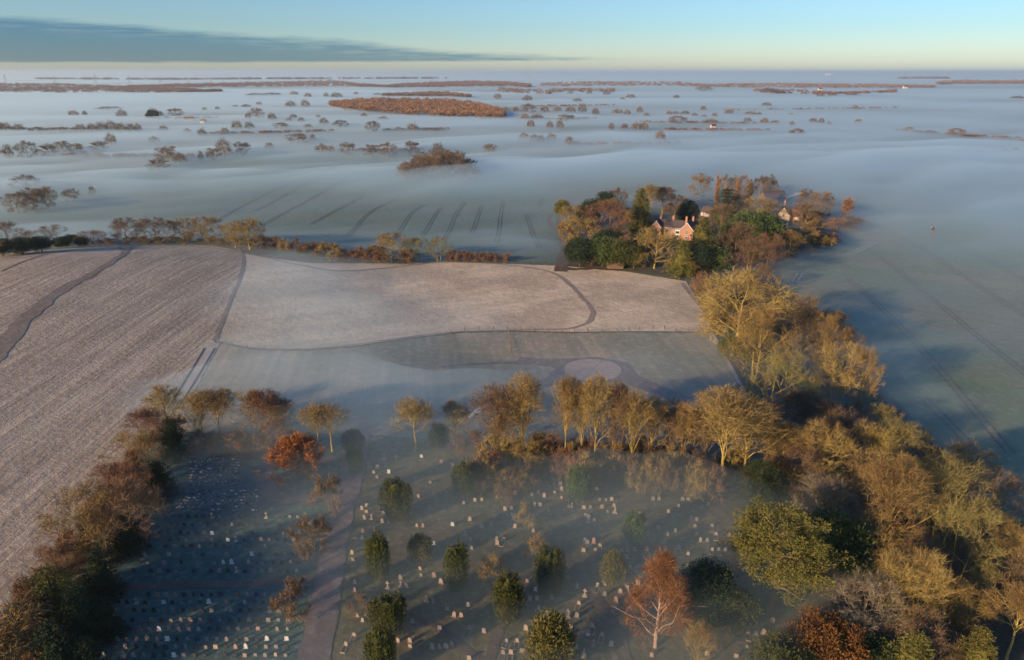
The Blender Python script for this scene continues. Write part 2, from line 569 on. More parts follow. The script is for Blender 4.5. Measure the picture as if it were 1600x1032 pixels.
def bare_tree(seed, H=18.0, W=13.0, low=0.25, fork=0.35, limbs=8, up=0.25, ang=50, twigs=11, lev=(7, 6), tw=0.045, trunks=1, tl=1.5, girth=1.0, droop=0.0, taper=None):
    """leafless broadleaf: trunk and limbs in one mesh, fine branches and twigs in the other"""
    r = np.random.RandomState(seed)
    T, K = Tubes(), Tubes()
    cz = (low * H + H) / 2
    cen = np.array([0, 0, cz])
    rad = np.array([W / 2, W / 2, (H - low * H) / 2 * 1.02])
    tips_p, tips_d, tips_l = [], [], []

    def grow(p, d, L, r0, level, k, tube, upk):
        n = 5 if level < 2 else 4
        P = [p.copy()]
        step = L / (n - 1)
        for i in range(n - 1):
            d = d + r.normal(0, 0.13 + 0.05 * level, 3) + np.array([0, 0, upk])
            d /= np.linalg.norm(d)
            p = p + d * step
            P.append(p.copy())
        P = np.array(P)
        rr = np.linspace(r0, r0 * 0.35, n)
        tube.add(P, rr, k)
        return P, d

    def spawn(P, level, r0, L0):
        cnt = lev[level - 1]
        for i in range(cnt):
            t = 0.22 + 0.78 * (i + r.uniform(0.1, 0.9)) / cnt
            f = t * (len(P) - 1)
            j = min(int(f), len(P) - 2)
            p = P[j] + (P[j + 1] - P[j]) * (f - j)
            d0 = P[j + 1] - P[j]
            d0 = d0 / np.linalg.norm(d0)
            u, v = perp(d0)
            a = r.uniform(0, 2 * math.pi)
            th = R(r.uniform(28, 58))
            d = d0 * math.cos(th) + (u * math.cos(a) + v * math.sin(a)) * math.sin(th)
            dm = env_dist(p, d, cen, rad)
            L = min(L0 * r.uniform(0.38, 0.6) * (1.15 - 0.4 * t), dm * 0.95)
            if L < 0.5:
                continue
            Q, dd = grow(p, d, L, r0 * 0.42 * (1.1 - 0.5 * t), level + 1, 3, K, up * 0.35 - droop * 0.1 * level)
            if level < len(lev):
                spawn(Q, level + 1, r0 * 0.42, L)
            tips(Q)
        tips(P[len(P) // 2:])

    def tips(Q):
        for _ in range(twigs):
            f = r.uniform(0.1, 1) * (len(Q) - 1)
            j = min(int(f), len(Q) - 2)
            p = Q[j] + (Q[j + 1] - Q[j]) * (f - j)
            d0 = (Q[j + 1] - Q[j])
            d0 = d0 / (np.linalg.norm(d0) + 1e-9)
            d = d0 + r.normal(0, 0.55, 3) + np.array([0, 0, up * 0.6 - droop])
            tips_p.append(p)
            tips_d.append(d / np.linalg.norm(d))
            tips_l.append(tl * r.uniform(0.5, 1.25))

    for tkk in range(trunks):
        off = np.array([r.uniform(-1, 1), r.uniform(-1, 1), 0]) * (0.9 if trunks > 1 else 0.0)
        th0 = 0.018 * H * girth * (0.7 if trunks > 1 else 1)
        lean = off * 0.12 + r.normal(0, 0.03, 3)
        n = 8
        top = H * (0.86 if fork > 0.5 else 0.72)
        P = []
        for i in range(n):
            t = i / (n - 1)
            P.append(off + np.array([lean[0] * t * H * 0.5 + r.normal(0, 0.12) * t * 2, lean[1] * t * H * 0.5 + r.normal(0, 0.12) * t * 2, -0.6 + t * (top + 0.6)]))
        P = np.array(P)
        rr = th0 * (1 - 0.78 * np.linspace(0, 1, n) ** (0.8 if fork > 0.5 else 1.3))
        rr[0] *= 1.35
        T.add(P, rr, 7)
        tips(P[-3:])
        nl = max(3, limbs // trunks)
        a0 = r.uniform(0, 6.28)
        for i in range(nl):
            t = fork + (1 - fork) * (i + 0.5 * r.uniform(0, 1)) / nl
            f = t * (n - 1)
            j = min(int(f), n - 2)
            p = P[j] + (P[j + 1] - P[j]) * (f - j)
            a = a0 + i * 2.4 + r.uniform(-.4, .4)
            th = R(ang * (1.15 - 0.75 * t) + r.uniform(-8, 8))
            d = np.array([math.cos(a) * math.sin(th), math.sin(a) * math.sin(th), math.cos(th)])
            dm = env_dist(p, d, cen, rad)
            L = dm * r.uniform(0.8, 1.0)
            if L < 1:
                continue
            r1 = th0 * (0.42 * (1.1 - 0.6 * t))
            Q, dd = grow(p, d, L, r1, 1, 5, T, up * 0.12)
            spawn(Q, 1, r1, L)
    tp, td, tlh = np.array(tips_p), np.array(tips_d), np.array(tips_l)
    m = len(tp)
    if taper:
        def tp_(A):
            f = np.interp(A[:, 2] / H, taper[0], taper[1])
            A[:, 0] *= f
            A[:, 1] *= f
        for L_ in (T.V, K.V):
            for A in L_:
                tp_(A)
        tp_(tp)
    side = np.cross(td, r.normal(0, 1, (m, 3)))
    side /= np.linalg.norm(side, axis=1)[:, None] + 1e-9
    bend = r.normal(0, 0.12, (m, 3))
    mid = tp + td * (tlh * 0.5)[:, None] + bend
    end = tp + td * tlh[:, None]
    w = tw * r.uniform(0.6, 1.3, m)[:, None]
    V = np.concatenate([tp + side * w, tp - side * w, mid + side * w * .7, mid - side * w * .7, end])
    i = np.arange(m)
    Fq = np.stack([i, i + m, i + 3 * m, i + 2 * m], 1)
    # forked tips: the end triangles spread into two
    e2 = mid + (td + r.normal(0, 0.45, (m, 3))) * (tlh * 0.55)[:, None]
    V = np.concatenate([V, e2])
    Ft1 = np.stack([i + 2 * m, i + 3 * m, i + 4 * m, i + 4 * m], 1)
    Ft2 = np.stack([i + 2 * m, i + 3 * m, i + 5 * m, i + 5 * m], 1)
    base = K.n
    KV = np.concatenate(K.V) if K.V else np.zeros((0, 3))
    KF = np.concatenate(K.F) if K.F else np.zeros((0, 4), int)
    allV = np.concatenate([KV, V])
    faces = KF.tolist() + (Fq + base).tolist() + [f[:3] for f in (Ft1 + base).tolist()] + [f[:3] for f in (Ft2 + base).tolist()]
    return T, allV, faces


def leafy(centres, radii, nleaf, size, seed, up=0.3, elong=1.8, shell=0.55, axis_dir=None):
    """leaf-sized faces gathered in clumps; returns V, F arrays of quads"""
    r = np.random.RandomState(seed)
    Vs = []
    for c, q in zip(centres, radii):
        q = np.asarray(q) * np.ones(3)
        d = r.normal(0, 1, (nleaf, 3))
        d /= np.linalg.norm(d, axis=1)[:, None]
        rr = shell + (1 - shell) * r.uniform(0, 1, nleaf) ** 0.6
        p = np.asarray(c) + d * q * rr[:, None]
        dirn = d * 0.9 + r.normal(0, 0.5, (nleaf, 3))
        if axis_dir is not None:
            dirn += np.asarray(axis_dir)
        dirn[:, 2] += up
        dirn /= np.linalg.norm(dirn, axis=1)[:, None]
        sd = np.cross(dirn, r.normal(0, 1, (nleaf, 3)))
        sd /= np.linalg.norm(sd, axis=1)[:, None] + 1e-9
        s = size * r.uniform(0.6, 1.4, nleaf)[:, None]
        Vs.append(np.stack([p - sd * s * .5, p + dirn * s * elong * .45 - sd * s * .1, p + dirn * s * elong, p + dirn * s * elong * .45 + sd * s * .5], 1).reshape(-1, 3))
    V = np.concatenate(Vs)
    F = np.arange(len(V)).reshape(-1, 4)
    return V, F


def blob(c, q, seed, nu=9, nv=6):
    """low irregular core that stops light passing straight through a dense crown"""
    r = np.random.RandomState(seed)
    V, F = [], []
    for j in range(nv + 1):
        ph = math.pi * j / nv
        for i in range(nu):
            a = 2 * math.pi * i / nu
            k = r.uniform(0.78, 1.05)
            V.append((c[0] + q[0] * k * math.sin(ph) * math.cos(a), c[1] + q[1] * k * math.sin(ph) * math.sin(a), c[2] + q[2] * math.cos(ph) * k))
    for j in range(nv):
        for i in range(nu):
            F.append((j * nu + i, j * nu + (i + 1) % nu, (j + 1) * nu + (i + 1) % nu, (j + 1) * nu + i))
    return np.array(V), np.array(F)


def join(parts):
    V, F, n = [], [], 0
    for v, f in parts:
        V.append(v)
        F.append(f + n)
        n += len(v)
    return np.concatenate(V), np.concatenate(F)


def ellips_pts(n, q, c, seed, lo=-1.0, inner=0.75):
    r = np.random.RandomState(seed)
    out = []
    while len(out) < n:
        d = r.normal(0, 1, 3)
        d /= np.linalg.norm(d)
        if d[2] < lo:
            continue
        out.append(np.array(c) + d * np.array(q) * r.uniform(inner, 1.0))
    return out


def stem(H, r0, seed, lean=0.0):
    T = Tubes()
    r = np.random.RandomState(seed)
    P = np.array([[lean * t * H + r.normal(0, .05), r.normal(0, .05), -0.5 + t * (H + .5)] for t in np.linspace(0, 1, 6)])
    T.add(P, np.linspace(r0, r0 * .4, 6), 7)
    return T


# foliage and bark
M = {}
M['bark'] = leaf_mat('bark', (0.22, 0.16, 0.09), (0.15, 0.11, 0.065), 0.3, scale=0.4)
M['bark_gold'] = leaf_mat('lichened_bark', (0.37, 0.28, 0.085), (0.24, 0.18, 0.07), 0.25, scale=0.5)
M['bark_dark'] = leaf_mat('dark_bark', (0.12, 0.085, 0.055), (0.08, 0.06, 0.04), 0.2, scale=0.4)
M['bark_pale'] = leaf_mat('silver_bark', (0.42, 0.31, 0.25), (0.28, 0.19, 0.15), 0.1, scale=1.5)
M['tw_gold'] = leaf_mat('golden_twigs', (0.27, 0.20, 0.070), (0.20, 0.135, 0.058), 0.35, scale=0.15)
M['tw_brown'] = leaf_mat('brown_twigs', (0.18, 0.125, 0.072), (0.135, 0.092, 0.058), 0.4, scale=0.15)
M['tw_grey'] = leaf_mat('grey_twigs', (0.20, 0.165, 0.115), (0.14, 0.115, 0.085), 0.4, scale=0.15)
M['tw_red'] = leaf_mat('russet_twigs', (0.225, 0.125, 0.072), (0.165, 0.095, 0.06), 0.3, scale=0.15)
M['tw_orange'] = leaf_mat('orange_twigs', (0.34, 0.135, 0.048), (0.24, 0.10, 0.044), 0.1, scale=0.3)
M['tw_crimson'] = leaf_mat('crimson_twigs', (0.23, 0.105, 0.052), (0.16, 0.075, 0.042), 0.1, scale=0.3)
M['tw_pink'] = leaf_mat('rosy_twigs', (0.33, 0.20, 0.125), (0.26, 0.16, 0.10), 0.2, scale=0.3)
M['tw_green'] = leaf_mat('mossy_twigs', (0.20, 0.18, 0.065), (0.15, 0.12, 0.055), 0.3, scale=0.2)
M['yew'] = leaf_mat('yew_needles', (0.085, 0.095, 0.026), (0.042, 0.052, 0.018), 0.3, scale=0.8)
M['dark'] = leaf_mat('dark_needles', (0.030, 0.046, 0.022), (0.018, 0.030, 0.016), 0.3, scale=0.6)
M['olive'] = leaf_mat('olive_leaves', (0.14, 0.13, 0.032), (0.09, 0.085, 0.025), 0.3, scale=0.5)
M['green'] = leaf_mat('green_leaves', (0.075, 0.105, 0.030), (0.05, 0.07, 0.025), 0.3, scale=0.5)
M['ginger'] = leaf_mat('ginger_leaves', (0.17, 0.085, 0.022), (0.11, 0.055, 0.02), 0.2, scale=0.4)

PROTO = {}


def reg(kind, variant, trunk_me, crown_me, H, W):
    PROTO.setdefault(kind, []).append((trunk_me, crown_me, H, W))


def reg_bare(kind, seeds, bark, twig, **kw):
    for s in seeds:
        T, V, F = bare_tree(s, **kw)
        tm = T.mesh('trunk', [M[bark]])
        smooth(tm)
        cm = mesh_np('crown', V, F, [M[twig]])
        ww = np.percentile(np.abs(V[:, 0]), 98) + np.percentile(np.abs(V[:, 1]), 98)
        reg(kind, s, tm, cm, float(np.percentile(V[:, 2], 99.7)), float(ww))


def recolour(kind, new, bark, twig):
    for tm, cm, H, W in PROTO[kind]:
        t2, c2 = tm.copy(), cm.copy()
        t2.materials.clear(); t2.materials.append(M[bark])
        c2.materials.clear(); c2.materials.append(M[twig])
        PROTO.setdefault(new, []).append((t2, c2, H, W))


reg_bare('oak', (1, 2, 3), 'bark', 'tw_brown', H=15, W=15, low=0.02, fork=0.14, limbs=14, ang=74, twigs=5, lev=(8, 7), tw=0.030, tl=1.2, girth=1.05, up=0.2)
recolour('oak', 'oak_gold', 'bark_gold', 'tw_gold')
reg_bare('lime', (11, 12, 13), 'bark_gold', 'tw_gold', H=25, W=12, low=0.36, fork=0.46, limbs=18, ang=36, twigs=4, lev=(8, 7), tw=0.028, tl=1.3, taper=((0, .4, .75, 1), (1, .8, 1.1, 1.05)), girth=0.82, up=0.28)
recolour('lime', 'lime_brown', 'bark', 'tw_brown')
reg_bare('dome', (21, 22, 23), 'bark_gold', 'tw_green', H=17, W=16, low=0.12, fork=0.18, limbs=14, ang=56, twigs=4, lev=(8, 7), tw=0.028, tl=1.3, trunks=2, girth=0.85, up=0.35)
recolour('dome', 'dome_gold', 'bark_gold', 'tw_gold')
recolour('dome', 'dome_brown', 'bark', 'tw_brown')
recolour('dome', 'dome_red', 'bark', 'tw_red')
recolour('dome', 'dome_grey', 'bark', 'tw_grey')
recolour('oak', 'oak_grey', 'bark_gold', 'tw_grey')
reg_bare('vase', (31, 32, 33), 'bark_gold', 'tw_gold', H=16, W=9, low=0.08, fork=0.16, limbs=16, ang=34, twigs=4, lev=(8, 6), tw=0.026, tl=1.2, up=0.5, girth=0.7)
recolour('vase', 'vase_red', 'bark', 'tw_red')
recolour('vase', 'vase_grey', 'bark_gold', 'tw_grey')
recolour('vase', 'vase_brown', 'bark', 'tw_brown')
reg_bare('bushy', (41, 42, 43), 'bark_dark', 'tw_brown', H=7, W=8.5, low=-0.05, fork=0.05, limbs=12, ang=62, twigs=6, lev=(6, 5), tw=0.04, tl=1.0, trunks=3, up=0.3, girth=0.7)
recolour('bushy', 'bushy_gold', 'bark', 'tw_gold')
recolour('bushy', 'bushy_red', 'bark_dark', 'tw_red')
reg_bare('orange', (51,), 'bark', 'tw_orange', H=9, W=8.5, low=-0.02, fork=0.05, limbs=16, ang=50, twigs=12, lev=(7, 6), tw=0.045, tl=1.0, trunks=3, up=0.45, girth=0.7)
reg_bare('birch', (61,), 'bark_pale', 'tw_crimson', H=19, W=10, low=0.02, fork=0.10, limbs=20, ang=36, twigs=7, lev=(7, 6), tw=0.022, tl=1.5, up=0.25, droop=0.35, girth=0.85, taper=((0, .15, .35, .7, 1), (1, 1.25, 1.15, .75, .45)))
reg_bare('poplar', (71, 72), 'bark', 'tw_pink', H=22, W=4.6, low=0.05, fork=0.08, limbs=22, ang=22, twigs=8, lev=(6, 5), tw=0.045, tl=1.2, up=0.8, girth=0.8)
recolour('poplar', 'poplar_dark', 'bark_dark', 'tw_brown')


def reg_leafy(kind, name, T, parts, mat_, H, W, bark='bark_dark'):
    V, F = join(parts)
    cm = mesh_np('crown', V, F, [M[mat_]])
    tm = T.mesh('trunk', [M[bark]])
    smooth(tm)
    PROTO.setdefault(kind, []).append((tm, cm, H, W))


def irish_yew(seed, H=8.0, W=4.6):
    r = np.random.RandomState(seed)
    parts = [blob((0, 0, H * .5), (W * .27, W * .27, H * .42), seed)]
    cs, qs = [], []
    for i in range(34):
        a = i * 2.4 + r.uniform(-.25, .25)
        rad = W / 2 * 0.84 * math.sqrt((i + 6) / 40)
        top = H * (1.0 - 0.24 * (rad / (W / 2)) ** 2 + r.uniform(-.16, .05))
        bot = H * (0.10 + 0.10 * r.uniform())
        z = bot
        while z < top:
            t = (z - bot) / (top - bot)
            k = 0.80 + 0.28 * math.sin(t * math.pi * 0.9)
            w = 0.40 * (1 - 0.65 * max(0, t - .75) / .25)
            cs.append((math.cos(a) * rad * k, math.sin(a) * rad * k, z))
            qs.append((w, w, 0.75))
            z += 0.95
    parts.append(leafy(cs, qs, 52, 0.13, seed, up=1.9, elong=2.6, shell=0.45))
    reg_leafy('irish_yew', 'irish_yew', stem(H * .5, 0.3, seed), parts, 'yew', H, W)


for s in (1, 2, 3):
    irish_yew(s)


def round_ever(kind, mat_, seed, H=6.0, W=6.0, nc=110, nl=60, size=0.2, lowz=0.5, q=0.75, gap=0.0, trunk=0.5, up=0.4):
    r = np.random.RandomState(seed)
    c = (0, 0, H * lowz + 0.1)
    rad = (W / 2 - q * .6, W / 2 - q * .6, H - c[2] - q * .6)
    pts = ellips_pts(nc, rad, c, seed, -0.9)
    pts = [p for p in pts if p[2] > 0.2]
    qs = [q * r.uniform(0.6, 1.35) for _ in pts]
    parts = [leafy(pts, qs, nl, size, seed, up=up, shell=0.35)]
    parts.append(blob(c, tuple(v * 0.72 for v in rad), seed))
    reg_leafy(kind, kind, stem(H * trunk, 0.25, seed), parts, mat_, H, W)


for s in (5, 6):
    round_ever('holly', 'olive', s, H=6, W=6)
    round_ever('laurel', 'green', s + 10, H=8, W=8, nc=130, size=0.24, q=0.9)
    round_ever('darkbush', 'dark', s + 20, H=9, W=8, nc=150, size=0.22, q=0.9)
    round_ever('ginger', 'ginger', s + 30, H=9, W=11, nc=170, size=0.24, q=1.0)
    round_ever('yewbush', 'yew', s + 40, H=8, W=8, nc=140, size=0.2, q=0.8, up=1.0)


def conifer(kind, mat_, seed, H=16.0, W=8.0, tiers=15, per=9, size=0.22, curve=1.0, drop=-0.25, base=0.06, dens=30):
    r = np.random.RandomState(seed)
    cs, qs = [], []
    for i in range(tiers):
        t = (i + r.uniform(-.2, .2)) / tiers
        z = H * (base + (0.97 - base) * t)
        Rr = W / 2 * (1 - t) ** curve + 0.25
        m = max(4, int(per * (1 - 0.5 * t)))
        a0 = r.uniform(0, 6.28)
        for j in range(m):
            a = a0 + 6.283 * j / m + r.uniform(-.25, .25)
            L = Rr * r.uniform(0.78, 1.12)
            k = max(2, int(L / 0.75))
            for q in range(k):
                f = (q + 0.7) / k
                cs.append((math.cos(a) * L * f, math.sin(a) * L * f, z + drop * L * f * f + 0.10 * L))
                qs.append((0.55, 0.55, 0.28))
    parts = [leafy(cs, qs, dens, size, seed, up=0.15, shell=0.2, elong=2.2)]
    parts.append(blob((0, 0, H * .38), (W * .22, W * .22, H * .36), seed))
    reg_leafy(kind, kind, stem(H * .93, 0.35, seed), parts, mat_, H, W)


for s in (3, 4):
    conifer('fir', 'olive', s, H=14, W=9, curve=0.8, tiers=14, per=11, drop=-0.3)
    conifer('cypress', 'dark', s + 5, H=15, W=6.5, curve=0.6, tiers=16, per=9)
conifer('sequoia', 'olive', 9, H=26, W=10, curve=0.42, tiers=24, per=10, size=0.3, drop=-0.4)
conifer('spruce', 'green', 12, H=14, W=9, curve=0.75, tiers=12, per=10)


def cedar(kind, mat_, seed, H=12, W=13):
    r = np.random.RandomState(seed)
    cs, qs = [], []
    for i in range(8):
        z = H * (0.25 + 0.72 * i / 7)
        L0 = W / 2 * (1.0 - 0.6 * (i / 7) ** 1.6)
        for j in range(8):
            a = 6.283 * j / 8 + i * 0.7 + r.uniform(-.3, .3)
            L = L0 * r.uniform(0.6, 1.1)
            k = max(2, int(L / 0.9))
            for q in range(k):
                f = (q + 1) / k
                cs.append((math.cos(a) * L * f, math.sin(a) * L * f, z + 0.3 * math.sin(f * 3) - 0.10 * L * f))
                qs.append((0.85, 0.85, 0.30))
    parts = [leafy(cs, qs, 40, 0.2, seed, up=0.2, shell=0.2)]
    T = stem(H * .9, 0.5, seed)
    reg_leafy(kind, kind, T, parts, mat_, H, W)


cedar('cedar', 'yew', 2)
cedar('cedar_dark', 'dark', 4)


def big_pine(seed=5, H=20.0, W=15.0):
    """tall evergreen with a broad dense top, open lower limbs and a visible stem"""
    r = np.random.RandomState(seed)
    T = Tubes()
    P = np.array([[0.2 * math.sin(t * 3), 0.1 * t, -0.5 + t * H * .9] for t in np.linspace(0, 1, 8)])
    T.add(P, np.linspace(.55, .2, 8), 8)
    cs, qs = [], []
    for i in range(26):
        z = H * r.uniform(0.30, 0.92)
        t = z / H
        a = r.uniform(0, 6.28)
        L = W / 2 * (0.55 + 0.5 * math.sin(max(0, (t - .25)) / .75 * math.pi)) * r.uniform(.7, 1.05)
        e = np.array([math.cos(a) * L, math.sin(a) * L, z + L * 0.18])
        b = np.array([0, 0, z - 1])
        Q = np.array([b + (e - b) * f + np.array([0, 0, math.sin(f * 3.1) * .5]) for f in np.linspace(0, 1, 5)])
        T.add(Q, np.linspace(.2, .05, 5), 5)
        for f in np.linspace(0.35, 1.0, 6):
            for _ in range(3):
                cs.append(b + (e - b) * f + r.normal(0, .75, 3))
                qs.append(r.uniform(.45, .95))
    for p in ellips_pts(360, (W * .47, W * .47, H * .33), (0, 0, H * .63), seed, -0.5, .72):
        cs.append(p)
        qs.append(r.uniform(.5, 1.0))
    parts = [leafy(cs, qs, 42, 0.20, seed, up=0.5, shell=0.35)]
    V, F = join(parts)
    PROTO['big_pine'] = [(T.mesh('trunk', [M['bark']]), mesh_np('crown', V, F, [M['olive']]), H, W)]


big_pine()


def low_tree(seed, H=12, W=13, n=700, mat_='tw_brown', low=0.0):
    """far tree, a few pixels high: dome of twig clumps"""
    r = np.random.RandomState(seed)
    d = r.normal(0, 1, (n, 3))
    d /= np.linalg.norm(d, axis=1)[:, None]
    d[:, 2] = np.abs(d[:, 2]) * np.where(r.uniform(0, 1, n) < .85, 1, -0.4)
    lump = 1 + 0.26 * np.sin(d[:, 0] * 5 + seed) * np.cos(d[:, 1] * 6 + seed * 2)
    p = d * np.array([W / 2, W / 2, H * .62]) * (r.uniform(.25, 1, n) ** .45 * lump)[:, None] + np.array([0, 0, H * .36])
    dirn = d + r.normal(0, .4, (n, 3))
    sd = np.cross(dirn, r.normal(0, 1, (n, 3)))
    sd /= np.linalg.norm(sd, axis=1)[:, None]
    s = r.uniform(.5, 1.1, n)[:, None] * 0.14
    V = np.stack([p - sd * s, p + sd * s, p + dirn * 1.7], 1).reshape(-1, 3)
    F = np.arange(len(V)).reshape(-1, 3)
    F = np.column_stack([F, F[:, 2]])
    T = Tubes()
    T.add(np.array([[0, 0, -1], [0, 0, H * .4], [0, 0, H * .7]]), np.array([.45, .35, .15]), 5)
    for _ in range(6):
        a = r.uniform(0, 6.28)
        T.add(np.array([[0, 0, H * .2], [math.cos(a) * W * .2, math.sin(a) * W * .2, H * .5], [math.cos(a) * W * .38, math.sin(a) * W * .38, H * .75]]), np.array([.22, .15, .05]), 3)
    TV, TF = np.concatenate(T.V), np.concatenate(T.F)
    faces = TF.tolist() + [f[:3] for f in (F + len(TV)).tolist()]
    return np.concatenate([TV, V]), faces, H, W


FAR = []
for s in range(5):
    V, F, H_, W_ = low_tree(100 + s, n=1100)
    FAR.append((mesh_np('far_tree', V, F, [M['tw_brown']]), H_ * 1.0, W_ * 1.12))

count = {}


def tree(kind, px, pyb, pyt, wpx, label, name='tree', cat='tree', group=None, p=None, var=None, squash=1.0):
    """kind of crown, foot and top pixels of the photograph, crown width in pixels"""
    V = PROTO[kind]
    count[kind] = count.get(kind, -1) + 1
    tm, cm, H, W = V[(count[kind] if var is None else var) % len(V)]
    if p is None:
        p = at(px, pyb)
    h = max(1.5, high(px, pyt, p))
    w = wide(wpx, p) * (1.0 if kind in ('irish_yew', 'lime', 'lime_brown', 'birch', 'poplar') else 1.1) * (1.2 if group and ('country house' in group or 'hedge beyond' in group) else 1.0)
    if group and 'country house' in group:
        h *= 1.08
    e = empty(name, p, rng.uniform(0, 6.28))
    e.scale = (w / W, w / W * squash, h / H)
    tag(e, label, cat, group)
    link('trunk', tm, e)
    link('crown', cm, e)
    return e

ORD = ['first', 'second', 'third', 'fourth', 'fifth', 'sixth', 'seventh', 'eighth', 'ninth', 'tenth', 'eleventh', 'twelfth', 'thirteenth', 'fourteenth', 'fifteenth', 'sixteenth', 'seventeenth', 'eighteenth', 'nineteenth']
TENS = {2: 'twent', 3: 'thirt', 4: 'fort', 5: 'fift', 6: 'sixt', 7: 'sevent', 8: 'eight', 9: 'ninet'}


def ordw(n):
    """1 -> first"""
    if n < 20:
        return ORD[n - 1]
    t, u = divmod(n, 10)
    return TENS[t] + ('ieth' if u == 0 else 'y-' + ORD[u - 1])


# ------------------------------------------------------------------ paths and tracks
mdrive_m = field_mat('pale_tarmac', (0.14, 0.115, 0.11), (0.12, 0.10, 0.095), (0.11, 0.09, 0.085), row_k=0.1, bump=0.2, frost=0.25, big=0.1)
path('dirt_track', [(-40, 590), (0, 545), (40, 500), (95, 455), (150, 425), (190, 400), (193, 392), (178, 384)], [6, 5, 4.5, 4, 3, 2.6, 2.2, 2], trail_m, rag=.35)
path('footpath', [(214, 381), (200, 392), (192, 397)], 1.4, trail_m)
path('footpath', [(372, 388), (380, 400), (380, 415), (373, 440), (360, 470), (347, 505), (336, 533)], 1.3, trail_m, rag=.35)
path('footpath', [(0, 425), (40, 408), (90, 394), (160, 387), (240, 384), (330, 388), (400, 400), (470, 415), (530, 424), (600, 420), (680, 411), (760, 412), (840, 421), (875, 433), (905, 460), (925, 485), (920, 503), (890, 514), (830, 516), (720, 519), (640, 527), (560, 538), (480, 546), (400, 545), (338, 534)],
     [1, 1, 1, 1, 1, 1, 1.2, 1.6, 2, 1.6, 1.3, 1.3, 1.3, 1.6, 1.8, 1.8, 1.7, 1.2, 1, .8, .7, .7, .7, .7, .6], trail_m, lift=0.14, rag=.4)
path('farm_track', [(860, 335), (858, 348), (872, 362), (884, 380), (880, 400), (876, 425)], [3, 3, 3.5, 4, 5, 6], earth)
path('field_edge', [(336, 536), (316, 566), (300, 598), (285, 625)], [3, 4, 4, 3], pale_path, lift=0.13)
for k, off in enumerate((-8, 8)):
    path('wheel_rut', [(328 + off, 545), (312 + off, 572), (290 + off, 608), (270 + off, 640)], .5, track_m, lift=0.2)
path('pale_footpath', [(1112, 520), (1128, 548), (1146, 582), (1160, 608), (1172, 632)], 1.1, pale_path)
path('footpath', [(1066, 443), (1080, 462), (1100, 485), (1112, 505)], 1.6, trail_m)
path('drive', [(558, 672), (552, 720), (545, 760), (532, 810), (522, 860), (512, 920), (500, 980), (486, 1060)], [6, 5, 5, 4.5, 4.5, 4.5, 4.8, 5], drive_m, lift=0.14)
path('turning_loop', [(545, 780), (490, 782), (440, 778), (416, 762), (412, 742), (428, 726), (470, 716), (545, 722)], 3.4, drive_m, lift=0.15)
path('cross_path', [(140, 924), (220, 918), (300, 915), (380, 913), (450, 908), (510, 902)], 1.8, earth)
path('memorial_drive', [(560, 670), (620, 668), (700, 650), (760, 625), (830, 605), (872, 592), (880, 578), (860, 571), (800, 568), (740, 570), (690, 574)], [5, 5, 5, 5, 5, 5, 5, 3, 2, 1.6, 1.2], mdrive_m, lift=0.15)
path('memorial_drive', [(810, 562), (870, 568), (930, 566), (972, 572), (976, 585), (1005, 602), (1060, 622), (1100, 640)], [3, 6, 6, 5, 6, 6, 5, 4], mdrive_m, lift=0.16)
path('memorial_drive', [(870, 580), (885, 592), (930, 596), (985, 588)], [6, 5, 4, 5], mdrive_m, lift=0.165)
path('churchyard_path', [(878, 860), (900, 895), (935, 940), (965, 985), (980, 1040)], 1.7, earth)
path('churchyard_path', [(784, 960), (776, 1000), (755, 1035), (700, 990), (640, 960)], [1.5, 1.5, 1.5, 1.0, .8], earth)
path('wheel_rut', [(1556, 792), (1500, 735), (1440, 680), (1380, 625)], .8, track_m)

# round memorial bed
trail2 = field_mat('worn_paving', (0.33, 0.26, 0.23), (0.28, 0.22, 0.195), (0.28, 0.22, 0.19), row_k=0.1, bump=0.2, frost=0.2, big=0.3)
c0 = at(926, 579)
for nm, rr, m_, lf in (('memorial_paving', 8.2, trail2, 0.24),):
    V, F = [(c0.x, c0.y, c0.z + lf + .05)], []
    for i in range(48):
        a = 2 * math.pi * i / 48
        V.append((c0.x + rr * math.cos(a), c0.y + rr * math.sin(a) * .95, gz(c0.x + rr * math.cos(a), c0.y + rr * math.sin(a)) + lf))
    F = [(0, 1 + i, 1 + (i + 1) % 48) for i in range(48)]
    tag(link(nm, mesh_np(nm, V, F, [m_])), kind='structure')
for k in range(4):
    a = k * math.pi / 4 + .3
    b = [(c0.x + math.cos(a) * t, c0.y + math.sin(a) * t * .95) for t in (-8, -4, 0, 4, 8)]
    path('paving_joint', b, .28, trail_m, lift=0.31, world=True)

# tramlines (paired wheel marks) in the wheat
TR = [[(411, 352), (470, 320), (520, 292), (560, 268), (590, 252)], [(484, 352), (540, 322), (570, 306)], [(540, 370), (575, 335), (618, 312)], [(622, 364), (642, 335), (665, 320)],
      [(660, 368), (675, 345), (688, 325)], [(694, 375), (710, 340), (726, 317)], [(737, 365), (748, 335), (753, 322)], [(776, 380), (782, 340), (786, 315)], [(822, 335), (830, 360), (843, 388)],
      [(843, 325), (845, 318), (847, 310)], [(400, 330), (460, 298), (520, 262)], [(330, 350), (400, 312), (470, 280), (540, 255)]]
TR2 = [[(1385, 358), (1430, 383), (1480, 415), (1540, 455), (1620, 505)], [(1375, 402), (1420, 438), (1470, 478), (1530, 528), (1620, 600)], [(1325, 435), (1370, 475), (1415, 520), (1465, 575), (1520, 640), (1580, 710)],
       [(1340, 370), (1375, 366), (1372, 355), (1340, 348)], [(1470, 372), (1540, 405), (1620, 450)], [(1440, 620), (1500, 680), (1560, 750), (1620, 820)]]
